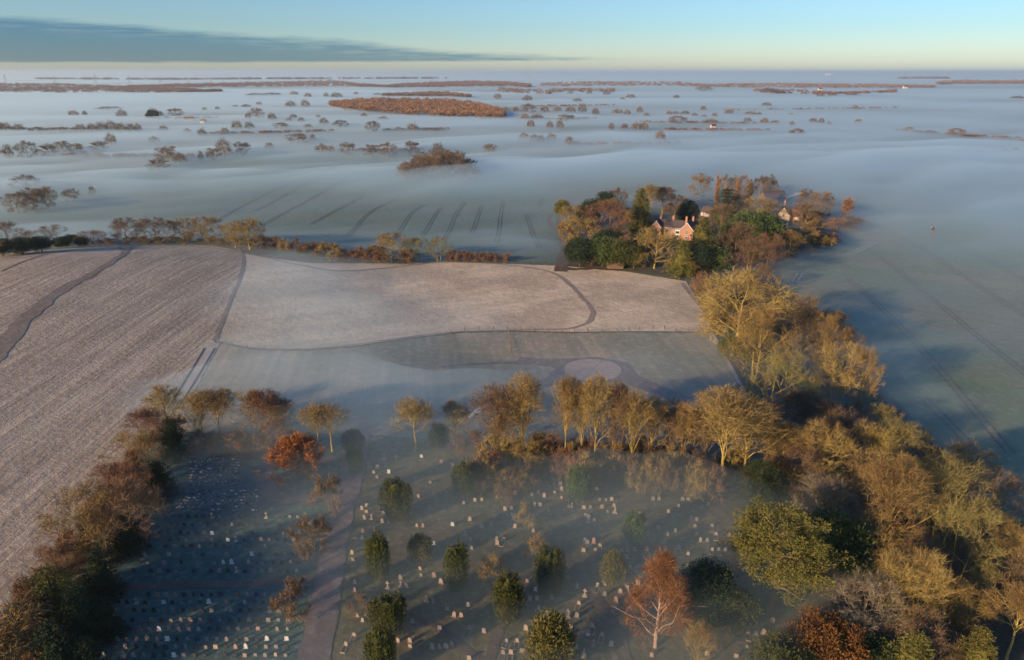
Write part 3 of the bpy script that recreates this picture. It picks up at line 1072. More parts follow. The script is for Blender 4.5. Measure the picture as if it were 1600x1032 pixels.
for L, m_ in [(t, track_m) for t in TR] + [(t, earth) for t in TR2]:
    P = [at(*q).to_2d() for q in L]
    for s in (-1, 1):
        Q = []
        for i, p in enumerate(P):
            d = P[min(i + 1, len(P) - 1)] - P[max(i - 1, 0)]
            Q.append(p + Vector((-d.y, d.x)).normalized() * s * 0.95)
        path('tramline', Q, .55, m_, lift=0.16, world=True)
for dx in (-4, 4):
    path('frosted_rut', [(1320 + dx, 402), (1345 + dx, 390), (1368 + dx, 378)], .5, frost_m, lift=.2)
    path('frosted_rut', [(1242 + dx, 442), (1250 + dx, 428)], .5, frost_m, lift=.2)
    path('frosted_rut', [(1302 + dx, 518), (1326 + dx, 534)], .5, frost_m, lift=.2)
strip = [(1130, 438), (1215, 405), (1290, 382), (1335, 362)]

# ------------------------------------------------------------------ simple solids
class MB:
    def __init__(s):
        s.V, s.F = [], []

    def box(s, x0, x1, y0, y1, z0, z1):
        n = len(s.V)
        s.V += [(x0, y0, z0), (x1, y0, z0), (x1, y1, z0), (x0, y1, z0), (x0, y0, z1), (x1, y0, z1), (x1, y1, z1), (x0, y1, z1)]
        s.F += [tuple(n + i for i in f) for f in ((0, 3, 2, 1), (4, 5, 6, 7), (0, 1, 5, 4), (1, 2, 6, 5), (2, 3, 7, 6), (3, 0, 4, 7))]
        return s

    def prism(s, pts, y0, y1):
        """outline in x,z pulled from y0 to y1"""
        n, k = len(s.V), len(pts)
        s.V += [(x, y0, z) for x, z in pts] + [(x, y1, z) for x, z in pts]
        s.F += [tuple(n + i for i in range(k))[::1], tuple(n + k + i for i in range(k))[::-1]]
        s.F += [(n + i, n + k + i, n + k + (i + 1) % k, n + (i + 1) % k) for i in range(k)]
        return s

    def quad(s, *p):
        n = len(s.V)
        s.V += list(p)
        s.F.append(tuple(range(n, n + len(p))))
        return s

    def rot(s, n0, rz, cx=0, cy=0):
        c, q = math.cos(rz), math.sin(rz)
        for i in range(n0, len(s.V)):
            x, y, z = s.V[i]
            x, y = x - cx, y - cy
            s.V[i] = (cx + x * c - y * q, cy + x * q + y * c, z)

    def mesh(s, name, m):
        return mesh_np(name, s.V, s.F, [m])

    def build(s, name, m, parent=None):
        return link(name, s.mesh(name, m), parent)


def flat_mat(name, c, rough=0.8, c2=None, scale=3.0, bump=0.0):
    m, nt, b = mat(name)
    n = noise(nt, scale, 5, 0.65)
    nt.links.new(mixc(nt, mapr(nt, n, .3, .7), c, c2 or tuple(v * .72 for v in c)), b.inputs['Base Color'])
    b.inputs['Roughness'].default_value = rough
    if bump:
        bp = N(nt, 'ShaderNodeBump', Strength=bump)
        nt.links.new(n, bp.inputs['Height'])
        nt.links.new(bp.outputs[0], b.inputs['Normal'])
    return m


def brick_mat(name, c1, c2, mort, scale=4.0):
    m, nt, b = mat(name)
    t = N(nt, 'ShaderNodeTexCoord')
    g = N(nt, 'ShaderNodeNewGeometry')
    s = N(nt, 'ShaderNodeSeparateXYZ')
    nt.links.new(t.outputs['Object'], s.inputs[0])
    cmb = N(nt, 'ShaderNodeCombineXYZ')
    nt.links.new(mth(nt, 'ADD', s.outputs[0], s.outputs[1]), cmb.inputs[0])
    nt.links.new(s.outputs[2], cmb.inputs[1])
    br = N(nt, 'ShaderNodeTexBrick', Scale=scale)
    br.inputs['Color1'].default_value = c1 + (1,)
    br.inputs['Color2'].default_value = c2 + (1,)
    br.inputs['Mortar'].default_value = mort + (1,)
    nt.links.new(cmb.outputs[0], br.inputs['Vector'])
    nt.links.new(br.outputs[0], b.inputs['Base Color'])
    return m


brick = brick_mat('red_brick', (0.38, 0.20, 0.135), (0.30, 0.15, 0.10), (0.36, 0.28, 0.23))
slate = brick_mat('roof_slate', (0.105, 0.085, 0.085), (0.075, 0.06, 0.065), (0.05, 0.045, 0.045), 3.0)
tile = brick_mat('clay_tile', (0.20, 0.11, 0.08), (0.15, 0.085, 0.06), (0.12, 0.07, 0.05), 3.0)
white = flat_mat('white_paint', (0.72, 0.70, 0.66))
cream = flat_mat('cream_render', (0.62, 0.52, 0.42))
pane_m, nt_, b_ = mat('window_glass')
b_.inputs['Base Color'].default_value = (0.04, 0.05, 0.06, 1)
b_.inputs['Roughness'].default_value = 0.12
b_.inputs['Specular IOR Level'].default_value = 0.6
wood_m = flat_mat('weathered_wood', (0.16, 0.11, 0.075))
steel = flat_mat('grey_steel', (0.30, 0.30, 0.31), 0.6)
clay = flat_mat('chimney_clay', (0.45, 0.2, 0.12))


def gable_block(root, x0, x1, y0, y1, eave, ridge, axis, wall_m, roof_m, wins=(), over=0.35, barge=True):
    """a range with a pitched roof; axis 'x' or 'y' is the way its ridge runs; wins: (side, along, z, w, h)"""
    w = MB()
    if axis == 'x':
        ym = (y0 + y1) / 2
        n = len(w.V)
        w.V += [(x0, y0, -1), (x0, y1, -1), (x0, y1, eave), (x0, ym, ridge - .12), (x0, y0, eave), (x1, y0, -1), (x1, y1, -1), (x1, y1, eave), (x1, ym, ridge - .12), (x1, y0, eave)]
    else:
        xm = (x0 + x1) / 2
        n = len(w.V)
        w.V += [(x1, y0, -1), (x0, y0, -1), (x0, y0, eave), (xm, y0, ridge - .12), (x1, y0, eave), (x1, y1, -1), (x0, y1, -1), (x0, y1, eave), (xm, y1, ridge - .12), (x1, y1, eave)]
    w.F += [(0, 1, 2, 3, 4), (9, 8, 7, 6, 5), (0, 5, 6, 1), (1, 6, 7, 2), (0, 4, 9, 5)]
    w.build('wall', wall_m, root)
    r = MB()
    t = 0.22
    if axis == 'x':
        ym = (y0 + y1) / 2
        sl = (ridge - eave) / ((y1 - y0) / 2)
        for s in (-1, 1):
            ye = ym + s * ((y1 - y0) / 2 + over)
            ze = eave - sl * over
            a, b = x0 - over, x1 + over
            p = [(a, ym, ridge), (b, ym, ridge), (b, ye, ze), (a, ye, ze)]
            q = [(x, y, z + t) for x, y, z in p]
            n = len(r.V)
            r.V += p + q
            r.F += [tuple(n + i for i in f) for f in ((0, 1, 2, 3), (7, 6, 5, 4), (0, 4, 5, 1), (1, 5, 6, 2), (2, 6, 7, 3), (3, 7, 4, 0))]
    else:
        xm = (x0 + x1) / 2
        sl = (ridge - eave) / ((x1 - x0) / 2)
        for s in (-1, 1):
            xe = xm + s * ((x1 - x0) / 2 + over)
            ze = eave - sl * over
            a, b = y0 - over, y1 + over
            p = [(xm, a, ridge), (xm, b, ridge), (xe, b, ze), (xe, a, ze)]
            q = [(x, y, z + t) for x, y, z in p]
            n = len(r.V)
            r.V += p + q
            r.F += [tuple(n + i for i in f) for f in ((0, 1, 2, 3), (7, 6, 5, 4), (0, 4, 5, 1), (1, 5, 6, 2), (2, 6, 7, 3), (3, 7, 4, 0))]
        if barge:
            g = MB()
            for s in (-1, 1):
                xe = xm + s * ((x1 - x0) / 2 + over)
                g.quad((xm, y0 - over - .04, ridge + .20), (xe, y0 - over - .04, eave - sl * over + .2), (xe, y0 - over - .04, eave - sl * over - .2), (xm, y0 - over - .04, ridge - .25))
            g.build('bargeboard', white, root)
    r.build('roof', roof_m, root)
    for side, u, z, ww, hh in wins:
        f, g = MB(), MB()
        def bx(mb, a0, a1, zz0, zz1, d0, d1):
            if side == 'front':
                mb.box(a0, a1, y0 - d1, y0 - d0, zz0, zz1)
            elif side == 'left':
                mb.box(x0 - d1, x0 - d0, a0, a1, zz0, zz1)
            else:
                mb.box(x1 + d0, x1 + d1, a0, a1, zz0, zz1)
        e = .13
        bx(f, u - ww / 2, u + ww / 2, z - .12, z, .0, .16)
        bx(f, u - ww / 2, u + ww / 2, z + hh - e, z + hh, .0, .10)
        bx(f, u - ww / 2, u - ww / 2 + e, z, z + hh - e, .0, .10)
        bx(f, u + ww / 2 - e, u + ww / 2, z, z + hh - e, .0, .10)
        bx(f, u - .04, u + .04, z, z + hh - e, .031, .09)
        bx(f, u - ww / 2 + e, u - .04, z + hh * .5 - .04, z + hh * .5 + .04, .031, .09)
        bx(f, u + .04, u + ww / 2 - e, z + hh * .5 - .04, z + hh * .5 + .04, .031, .09)
        fo_ = f.build('window', white, root)
        bx(g, u - ww / 2 + e, u + ww / 2 - e, z, z + hh - e, .005, .03)
        g.build('pane', pane_m, fo_)


def chimney(root, x, y, z0, z1, m=None, w=.9, d=.7, pots=3):
    b = MB().box(x - w / 2, x + w / 2, y - d / 2, y + d / 2, z0, z1)
    b.box(x - w / 2 - .1, x + w / 2 + .1, y - d / 2 - .1, y + d / 2 + .1, z1 + .002, z1 + .22)
    c = b.build('chimney', m or brick, root)
    p = MB()
    for i in range(pots):
        q = x + (i - (pots - 1) / 2) * .28
        p.box(q - .1, q + .1, y - .1, y + .1, z1 + .222, z1 + .75)
    p.build('chimney_pot', clay, c)


# the brick country house among the trees
hp = at(1062, 374)
house = empty('country_house', hp, R(-24))
house.scale = (0.86, 0.86, 0.9)
tag(house, 'red brick country house with white gables, slate roofs and tall chimneys among trees', 'house')
W2 = lambda xs, side='front': [(side, x, z, 1.3, 1.9) for x in xs for z in (0.9, 4.0)]
gable_block(house, -17, 5, 2, 9.5, 6.4, 10.0, 'x', brick, slate, W2((-9.5, -6.6, -3.8, -1.0)))
gable_block(house, 0.5, 8.5, -4.0, 9.0, 6.6, 10.8, 'y', brick, slate, [('front', 4.5, .9, 1.6, 2.0), ('front', 4.5, 4.2, 1.6, 2.0), ('left', -2, .9, 1.3, 1.9), ('left', -2, 4.2, 1.3, 1.9), ('right', 0, .9, 1.3, 1.9), ('right', 0, 4.2, 1.3, 1.9), ('right', 4, .9, 1.3, 1.9), ('right', 4, 4.2, 1.3, 1.9)])
gable_block(house, -18, -12, -1.5, 10.0, 6.2, 10.2, 'y', brick, slate, [('front', -15, .9, 1.5, 2.0), ('front', -15, 4.0, 1.5, 2.0)])
gable_block(house, 8.5, 13, 0, 8, 5.4, 8.4, 'x', brick, slate, W2((10.6,)))
bay = MB()
bay.prism([(-1.6, -.5), (1.6, -.5), (1.6, 5.6), (-1.6, 5.6)], -1.9, 1.9)
n0 = 0
bay.V = [(x * .9 + (-1.6), y * .7 + 0.3, z) for x, y, z in bay.V]
bo = bay.build('bay_window', white, house)
g = MB()
for zz in (0.9, 3.4):
    g.box(-2.8, -.4, -1.08, -1.04, zz, zz + 1.5)
    g.box(-3.08, -3.045, -.7, 1.3, zz, zz + 1.5)
g.build('pane', pane_m, bo)
for cx, cyy, a, b in ((2.6, 3.0, 8.0, 12.8), (-6, 5.7, 9.0, 12.2), (6.0, 7.0, 8.5, 12.4), (-14.0, 6, 8.6, 12.0)):
    chimney(house, cx, cyy, a, b, w=1.2)


def small_house(px, py, label, rz=0.0, L=10, D_=6, eave=3.2, ridge=6.2, wall_=brick, roof_=tile, name='farmhouse', cat='house', chim=True, wins=True, wpx=None, base=None):
    p = base or at(px, py)
    h = empty(name, p, rz)
    tag(h, label, cat)
    gable_block(h, -L / 2, L / 2, -D_ / 2, D_ / 2, eave, ridge, 'x', wall_, roof_, [('front', x, .9, 1.1, 1.3) for x in (-L * .3, L * .3)] + ([('front', 0, 3.4 if eave > 4.5 else .9, 1.1, 1.3)]) if wins else ())
    if chim:
        chimney(h, L * .3, 0, ridge - 1.2, ridge + 1.5, pots=2)
    return h


lodge = empty('lodge', at(1222, 349), R(-20))
lodge.scale = (1.1, 1.1, 1.15)
tag(lodge, 'small cream gabled lodge with smoking chimney behind the wood', 'house')
gable_block(lodge, -3.2, 3.2, -4, 5, 4.6, 8.6, 'y', cream, tile, [('front', -1.3, .8, 1.1, 1.4), ('front', 1.3, .8, 1.1, 1.4), ('front', 0, 4.4, 1.1, 1.4)])
gable_block(lodge, 3.2, 10, -1, 5, 4.2, 7.2, 'x', cream, tile, [('front', 6.4, 1, 1.2, 1.4)])
chimney(lodge, 0.0, 1.5, 8.0, 11.0, pots=2)
small_house(1206, 318, 'long dark roofed barn beyond the lodge, half lost in mist', R(12), 16, 9, 4.5, 8.5, wood_m, slate, name='barn', cat='barn', chim=False, wins=False)
small_house(1108, 338, 'low grey roofed outbuilding between country house and dark cedar', R(-50), 9, 5, 2.6, 5.4, cream, slate, name='outbuilding', cat='outbuilding', chim=False)
fh = [(296, 190, 'red roofed farmhouse among far trees in the mist beyond the wheat', 0.2, 17, 9, 4, 8.5, brick, tile), (318, 193, 'small pale cottage beside the far red roofed farmhouse', -.3, 9, 7, 4, 7, cream, tile),
      (1114, 201, 'tiny white cottage alone in the far mist behind the poplars', .2, 8, 6, 4, 7, cream, slate), (1281, 143, 'tiny pale house on the horizon among tree lines', .1, 18, 12, 10, 16, cream, slate),
      (1414, 139, 'tiny white house by the far tree line on the horizon', .1, 22, 14, 10, 18, cream, slate), (1294, 118, 'bright white far off building gleaming on the horizon', .1, 130, 60, 30, 45, white, white)]
for x, y, lb, rz, L, D_, e_, r_, wm, rm in fh:
    small_house(x, y, lb, rz, L, D_, e_, r_, wm, rm, wins=L < 40)

# chimney smoke: a drifting wisp of thin air
sp = lodge.matrix_basis @ Vector((0.0, 1.5, 12.0))
sm = bpy.data.materials.new('smoke')
sm.use_nodes = True
sn = sm.node_tree
sn.nodes.clear()
s_o = N(sn, 'ShaderNodeOutputMaterial')
s_v = N(sn, 'ShaderNodeVolumePrincipled')
s_v.inputs['Color'].default_value = (0.95, 0.95, 0.97, 1)
s_v.inputs['Density'].default_value = 0.10
sn.links.new(s_v.outputs[0], s_o.inputs['Volume'])
T = Tubes()
T.add(np.array([[0, 0, -.3], [.6, 0, .9], [2.5, .5, 1.8], [5, 1.2, 2.4], [8, 2, 3.4], [11.5, 3, 3.6]]), np.array([.25, .5, .9, 1.1, 1.5, .7]), 8)
n_ = T.n
T.F.append(np.array([[7, 5, 3, 1]]))
V = np.concatenate(T.V)
F = np.concatenate(T.F[:-1]).tolist() + [list(range(7, -1, -1)), list(range(n_ - 8, n_))]
o = link('smoke', mesh_np('smoke', V, F, [sm]), loc=sp)
tag(o, kind='stuff')

# ------------------------------------------------------------------ poles, pylons, fences
def pole(px, pyb, pyt, label):
    p = at(px, pyb)
    h = high(px, pyt, p)
    e = empty('power_pole', p, R(20))
    tag(e, label, 'power pole')
    T = Tubes()
    T.add(np.array([[0, 0, -.5], [0, 0, h]]), np.array([.22, .16]), 8)
    link('pole', T.mesh('pole', [wood_m]), e)
    MB().box(-1.6, 1.6, -.12, .12, h - 1.0, h - .75).box(-.9, .9, .13, .35, h - 2.3, h - 1.3).build('crossarm', wood_m, e)
    for x in (-1.4, 0, 1.4):
        MB().box(x - .07, x + .07, -.07, .07, h - .748, h - .4).build('insulator', white, e)


pole(1453, 382, 353, 'wooden power pole with crossarm standing alone in the misty wheat')

pyl = None
for k, (x, yb, yt) in enumerate(((10, 133, 117), (87, 132, 118), (150, 131, 116), (203, 131, 118), (251, 131, 120), (295, 130, 120), (330, 130, 121), (497, 129, 120))):
    p = at(x, yb)
    h = high(x, yt, p)
    if pyl is None:
        T = Tubes()
        q = [(-.14, -.14), (.14, -.14), (.14, .14), (-.14, .14)]
        for i, (a, b) in enumerate(q):
            T.add(np.array([[a, b, -.02], [a * .35, b * .35, .6], [a * .1, b * .1, 1]]), np.array([.010, .008, .006]), 4)
            c, d = q[(i + 1) % 4]
            for z in (0.0, .18, .36, .54, .7):
                s0, s1 = 1 - z * 1.08, 1 - (z + .16) * 1.08
                T.add(np.array([[a * s0, b * s0, z], [c * s1, d * s1, z + .16]]), np.array([.005, .005]), 3)
        for z, w in ((.66, .22), (.78, .18), (.90, .14)):
            T.add(np.array([[-w, 0, z], [0, 0, z + .02], [w, 0, z]]), np.array([.006, .01, .006]), 4)
        pyl = T.mesh('lattice', [steel])
    o = link('pylon', pyl, loc=p)
    o.scale = (h, h, h)
    tag(o, f'lattice electricity pylon on the far horizon under the cloud bank, {ordw(k + 1)} from the edge', 'pylon', 'pylons along the horizon')

mp = at(823, 122)
hh = high(823, 98, mp)
for k, dx in enumerate((0, 14)):
    T = Tubes()
    T.add(np.array([[0, 0, 0], [0, 0, hh * (1 - .25 * k)]]), np.array([2.2, 1.2]), 4)
    o = link('radio_mast', T.mesh('radio_mast', [steel]), loc=mp + Vector((wide(dx * .3, mp), 0, 0)))
    tag(o, ('taller' if k == 0 else 'shorter') + ' thin mast on the horizon at the thin end of the cloud', 'mast')


def fence(pts, step, h, label, name='wire_fence', wires=True, pw=.10):
    P = [at(*q).to_2d() for q in pts]
    D = curve_pts(P, 10)
    e = empty(name, Vector((D[0].x, D[0].y, gz(D[0].x, D[0].y))))
    tag(e, label, 'fence')
    base = e.location
    acc, last, posts = 0, D[0], [D[0]]
    for a, b in zip(D, D[1:]):
        acc += (b - a).length
        if acc >= step:
            posts.append(b)
            acc = 0
    pm = MB().box(-pw, pw, -pw, pw, -.3, h).mesh('post', wood_m)
    for i, p in enumerate(posts[:95]):
        z = gz(p.x, p.y)
        o = link('post', pm, e, (p.x - base.x, p.y - base.y, z - base.z))
        o.rotation_euler = (rng.uniform(-.05, .05), rng.uniform(-.05, .05), rng.uniform(0, 1))
        o.scale = (1, 1, rng.uniform(.85, 1.25))
    if wires:
        T = Tubes()
        for zz in (.5, .95):
            T.add(np.array([[p.x - base.x, p.y - base.y, gz(p.x, p.y) - base.z + zz * h] for p in posts]), np.full(len(posts), .015), 3)
        link('wire', T.mesh('wire', [steel]), e)


fence([(726, 518), (800, 516), (870, 519), (940, 519), (1020, 515), (1060, 518), (1112, 517)], 3.6, 1.25, 'post and wire fence between the pale stubble and the paddock')
fence([(340, 537), (400, 547), (480, 550), (560, 544), (640, 532), (722, 521)], 5.0, 1.1, 'low sagging fence line along the misty hollow of the paddock')
fence([(795, 520), (797, 535), (799, 550)], 3.0, 1.2, 'short fence spur running down into the paddock from the stubble edge')
fence([(798, 552), (815, 556), (830, 559), (855, 563), (900, 566)], 2.5, .8, 'low white edged fence along the memorial drive', pw=.07)
fence([(985, 575), (1000, 588), (1030, 602), (1055, 620)], 2.5, .7, 'low fence curving round the far side of the memorial drive', pw=.07)

# a timber hut roof in the trees by the drive to the house
small_house(961, 419, 'open brown timber shelter under the evergreens at the field edge', R(-4), 7, 3, 1.6, 2.6, wood_m, tile, name='shelter', cat='shelter', chim=False, wins=False)

# two rows of white marker stones on the paddock
k = 0
mk = MB().box(-.5, .5, -.3, .3, -.1, .35).mesh('marker_stone', white)
for a, b, n in (((736, 652), (752, 637), 8), ((748, 645), (762, 632), 7)):
    for i in range(n):
        t = i / (n - 1)
        p = at(a[0] + (b[0] - a[0]) * t + rng.uniform(-.6, .6), a[1] + (b[1] - a[1]) * t)
        o = link('marker_stone', mk, loc=p)
        o.rotation_euler = (0, 0, .5)
        row = 'nearer' if a[0] == 736 else 'farther'
        tag(o, f'small white marker stone, {ordw(i + 1)} in the {row} row beside the paddock drive', 'marker stone', 'white marker stones beside the paddock drive')

# ------------------------------------------------------------------ trees: (kind, foot x, foot y, top y, width, label)
G_ = 'bare trees lining the ploughed field'
A = [
 ('vase', 262, 668, 602, 52, 'golden bare tree at far end of the field edge tree line', G_),
 ('vase_red', 236, 705, 636, 58, 'russet bare tree second from far end of the field edge line', G_),
 ('dome_gold', 214, 745, 674, 74, 'broad gold topped bare tree between russet crowns on field edge', G_),
 ('dome_red', 192, 800, 722, 84, 'rusty domed bare tree midway along the ploughed field edge', G_),
 ('dome_red', 222, 790, 735, 60, 'low dark russet tree on cemetery side of the field edge line', G_),
 ('dome_gold', 150, 868, 752, 108, 'large multi-stemmed golden bare tree leaning over ploughed field', G_),
 ('dome_red', 205, 858, 745, 92, 'tall red brown tree behind the large golden field edge tree', G_),
 ('vase_red', 175, 840, 770, 60, 'thin red twigged tree squeezed beside the large golden one', G_),
 ('dome_red', 92, 905, 848, 66, 'round red brown crown above the green cedar', G_),
 ('bushy_gold', 22, 1070, 952, 140, 'golden brown rounded bush filling the bottom corner of ploughed field', G_),
 ('bushy_red', 60, 960, 905, 50, 'dark red scrub at the foot of the green cedar', G_),
]
for k_, x, b, t, w, lb, g in A:
    tree(k_, x, b, t, w, lb, group=g)
Dk = [(276, 716, 652, 44, 'dark pointed conifer at far end of the cemetery hedge'), (252, 778, 716, 50, 'second dark conifer, wide, overhanging cemetery edge'),
      (203, 862, 800, 55, 'dark conifer below the tall red brown tree'), (166, 935, 848, 50, 'tall black green conifer beside the cross path end'),
      (136, 1005, 905, 58, 'huge dark conifer next to the green cedar'), (104, 1085, 955, 74, 'black green conifer in the near corner of the cemetery'), (172, 995, 925, 44, 'dark conifer at cemetery edge just below the cross path'), (150, 1075, 985, 56, 'lowest dark conifer of the cemetery hedge')]
for x, b, t, w, lb in Dk:
    tree('cypress', x, b, t, w, lb, 'conifer', 'conifer', 'dark conifers along the cemetery edge')
tree('cedar', 98, 985, 880, 96, 'green cedar with layered drooping boughs above the field edge', 'cedar_tree', 'cedar')

for i in range(17):
    t_ = i / 16
    x = 268 - 235 * t_ - 18 * math.sin(t_ * 3.1) + rng.uniform(-4, 4)
    b = 690 + 360 * t_
    tree(['bushy_red', 'bushy', 'dome_red', 'bushy_red'][i % 4], x, b, b - (44 + 34 * t_) * rng.uniform(.8, 1.15), (38 + 32 * t_), f'russet thicket in the ploughed field hedge, {ordw(i + 1)} from its far end', 'shrub', 'shrub', 'russet thickets of the field hedge')

G_ = 'bare trees at the head of the cemetery'
for a in [
 ('vase', 318, 692, 608, 48, 'reddish lit narrow bare tree nearest the ploughed field corner'), ('lime', 345, 690, 609, 56, 'bare tree with twin stems beside the reddish one, head of cemetery'),
 ('dome_gold', 398, 695, 610, 70, 'rounded golden bare tree in mist at the head of the cemetery'), ('vase_red', 422, 700, 609, 60, 'tall red tinted bare tree amid the cemetery head group'),
 ('lime', 445, 697, 624, 46, 'slender pale tree at drive side of the cemetery head group'), ('lime', 500, 703, 630, 50, 'pale thin bare tree standing in mist behind the orange bush'),
 ('lime', 520, 706, 634, 56, 'misty bare tree between orange bush and the dark round yew'), ('lime', 649, 706, 624, 60, 'single golden tear shaped tree standing behind the churchyard in mist'),
 ('vase', 710, 694, 630, 44, 'smaller pinkish bare tree beside the single golden one')]:
    tree(*a, group=G_)
for i, x in enumerate((318, 345, 372, 398, 425, 452, 478)):
    tree('bushy_red', x, 704 + (i % 3) * 3, 672 + (i * 7) % 11, 42, f'low red brown thicket under the cemetery head trees, {ordw(i + 1)} from the field', 'shrub', 'shrub', 'thickets under the cemetery head trees')
tree('orange', 466, 754, 684, 68, 'glowing orange twigged round tree inside the turning loop')
tree('darkbush', 553, 708, 672, 36, 'dark round evergreen where the drive enters the cemetery', 'evergreen_tree', 'evergreen')
tree('irish_yew', 556, 737, 697, 27, 'small grey green yew beside the top of the drive', 'yew_tree', 'yew')
tree('darkbush', 686, 704, 662, 30, 'dark evergreen between the golden tree and the pinkish tree', 'evergreen_tree', 'evergreen')
for a in [('bushy_red', 735, 712, 672, 50, 'reddish scrub at the churchyard edge before the droopy tree'), ('bushy', 400, 712, 680, 40, 'dark scrub in shadow under the tall red tinted tree')]:
    tree(*a, name='shrub', cat='shrub')

G_ = 'tall limes behind the churchyard'
for a in [
 ('lime', 815, 735, 585, 66, 'tallest dark gold lime left standing apart by the gap', ),
 ('lime_brown', 778, 735, 606, 80, 'spreading brown lime with drooping outer boughs'), ('dome_gold', 800, 735, 640, 80, 'low twiggy golden tree in front of the tallest lime'),
 ('lime', 883, 742, 587, 46, 'red tipped lime with a straight pale bare stem'), ('lime', 928, 750, 587, 50, 'tall lime leaning towards its forked neighbour'),
 ('lime_brown', 953, 748, 594, 46, 'forked lime with ruddy top in the middle of the row'), ('lime', 985, 756, 611, 54, 'thin crowned yellow lime with long lower twigs'),
 ('lime_brown', 1042, 738, 624, 58, 'shorter brown lime behind the bushy evergreen'), ('lime', 1122, 768, 611, 104, 'largest golden lime with massive forked trunk'),
 ('lime', 1160, 760, 622, 80, 'bright yellow lime on the wood side of the largest one'), ('lime', 1192, 742, 648, 70, 'smaller yellow lime ending the row at the wood'),
 ('lime_brown', 1078, 740, 640, 52, 'thin pinkish bare tree beside the largest golden lime'),
 ('lime', 906, 745, 600, 42, 'slim lime squeezed between the red tipped and the leaning lime'), ('lime_brown', 968, 752, 606, 44, 'slim brown lime between the forked and the thin crowned lime'),
 ('lime', 1014, 748, 620, 44, 'slim lime between the thin crowned lime and the shorter brown lime'), ('lime', 1060, 748, 630, 42, 'slim yellowish lime just wood side of the shorter brown lime'),
 ('lime_brown', 1098, 752, 636, 46, 'slim brown tree touching the crown of the largest golden lime'), ('lime', 1214, 750, 662, 60, 'last small golden tree where the lime row meets the belt')]:
    tree(*a, group=G_, name='lime_tree')
US = []
for i in range(50):
    x = 728 + i * 9.9 + rng.uniform(-6, 6)
    b = 744 + rng.uniform(-16, 22) + 22 * max(0, (x - 950) / 260)
    US.append((x, b))
US.sort()
for i, (x, b) in enumerate(US):
    tree(rng.choice(['bushy', 'bushy_gold', 'bushy_gold', 'bushy_red', 'bushy']), x, b + 6, b + 6 - rng.uniform(34, 62), rng.uniform(34, 54), f'tangled bare understorey shrub below the limes, {ordw(i + 1)} from the drive', 'shrub', 'shrub', 'understorey below the limes')

GY = 'evergreens standing among the graves'
YARD = [
 ('irish_yew', 622, 812, 749, 54, 'broad column yew', 'broad crowned column yew with a small bush at its foot', 'yew_tree', 'yew'),
 ('irish_yew', 725, 779, 722, 38, 'farthest column yew', 'dull green column yew farthest into the churchyard mist', 'yew_tree', 'yew'),
 ('irish_yew', 593, 906, 834, 41, 'smooth column yew', 'smooth barrel shaped column yew nearest the gravel drive', 'yew_tree', 'yew'),
 ('irish_yew', 714, 920, 849, 44, 'middle column yew', 'upright column yew in the middle with a pointed top', 'yew_tree', 'yew'),
 ('irish_yew', 794, 975, 896, 53, 'stout column yew', 'stout fluted column yew below the loose bush', 'yew_tree', 'yew'),
 ('irish_yew', 858, 926, 857, 52, 'ragged column yew', 'ragged topped column yew beside the churchyard path', 'yew_tree', 'yew'),
 ('irish_yew', 608, 990, 930, 62, 'twin yew', 'wide twin topped column yew nearest the bottom edge', 'yew_tree', 'yew'),
 ('irish_yew', 598, 1058, 978, 52, 'lowest yew', 'dark column yew cut by the bottom edge below the twin one', 'yew_tree', 'yew'),
 ('holly', 857, 1052, 965, 74, 'olive holly', 'wide olive green holly cut by the bottom edge', 'holly_tree', 'holly'),
 ('holly', 658, 881, 838, 38, 'small round bush', 'small brownish round bush between two column yews', 'shrub', 'shrub'),
 ('bushy_gold', 770, 915, 870, 42, 'loose bush', 'loose thin green bush behind the stout column yew', 'shrub', 'shrub'),
 ('bushy', 562, 966, 930, 36, 'drive side bush', 'low round bush between the drive and the twin yew', 'shrub', 'shrub'),
 ('laurel', 990, 852, 797, 36, 'pale green sapling', 'narrow pale green evergreen among crowded graves', 'evergreen_tree', 'evergreen'),
 ('holly', 956, 914, 864, 40, 'misty round bush', 'round misty bush beside the red birch', 'shrub', 'shrub'),
 ('bushy_gold', 822, 824, 788, 32, 'ginger bush', 'small ginger bush in mist among pale graves', 'shrub', 'shrub'),
 ('bushy_gold', 838, 880, 838, 34, 'thin grey bush', 'thin grey twiggy bush above the ragged column yew', 'shrub', 'shrub'),
 ('laurel', 902, 788, 727, 36, 'drooping evergreen', 'drooping soft green evergreen at the foot of the limes', 'evergreen_tree', 'evergreen'),
 ('ginger', 1032, 750, 708, 46, 'bushy evergreen', 'bushy olive brown evergreen in front of the shorter lime', 'evergreen_tree', 'evergreen'),
 ('bushy', 790, 790, 765, 26, 'faint low bush', 'faint low bush in mist above the pale graves', 'shrub', 'shrub'),
 ('birch', 1024, 1012, 861, 92, 'red birch', 'crimson twigged birch with white branching stem', 'birch_tree', 'birch'),
 ('darkbush', 1100, 975, 882, 92, 'dark yew clump', 'sprawling dark evergreen beside the red birch', 'evergreen_tree', 'evergreen'),
 ('yewbush', 1140, 985, 918, 74, 'olive yew clump', 'lower olive yew joined to the sprawling dark evergreen', 'yew_tree', 'yew'),
 ('vase', 1088, 1050, 974, 44, 'bare sapling', 'small bare pale sapling below the dark evergreens', 'tree', 'tree'),
 ('cedar_dark', 1182, 800, 722, 92, 'dark cedar', 'dark layered cedar at the end of the lime row', 'cedar_tree', 'cedar'),
]
LAND = []
for k_, x, b, t, w, short, lb, nm, ct in YARD:
    e = tree(k_, x, b, t, w, lb, nm, ct, GY)
    LAND.append((short, e.location.copy()))
tree('holly', 628, 818, 788, 18, 'small light bush against the foot of the broad column yew', 'shrub', 'shrub')
tree('bushy', 487, 868, 806, 58, 'grey bare tree fading in mist beside the drive', 'tree', 'tree')
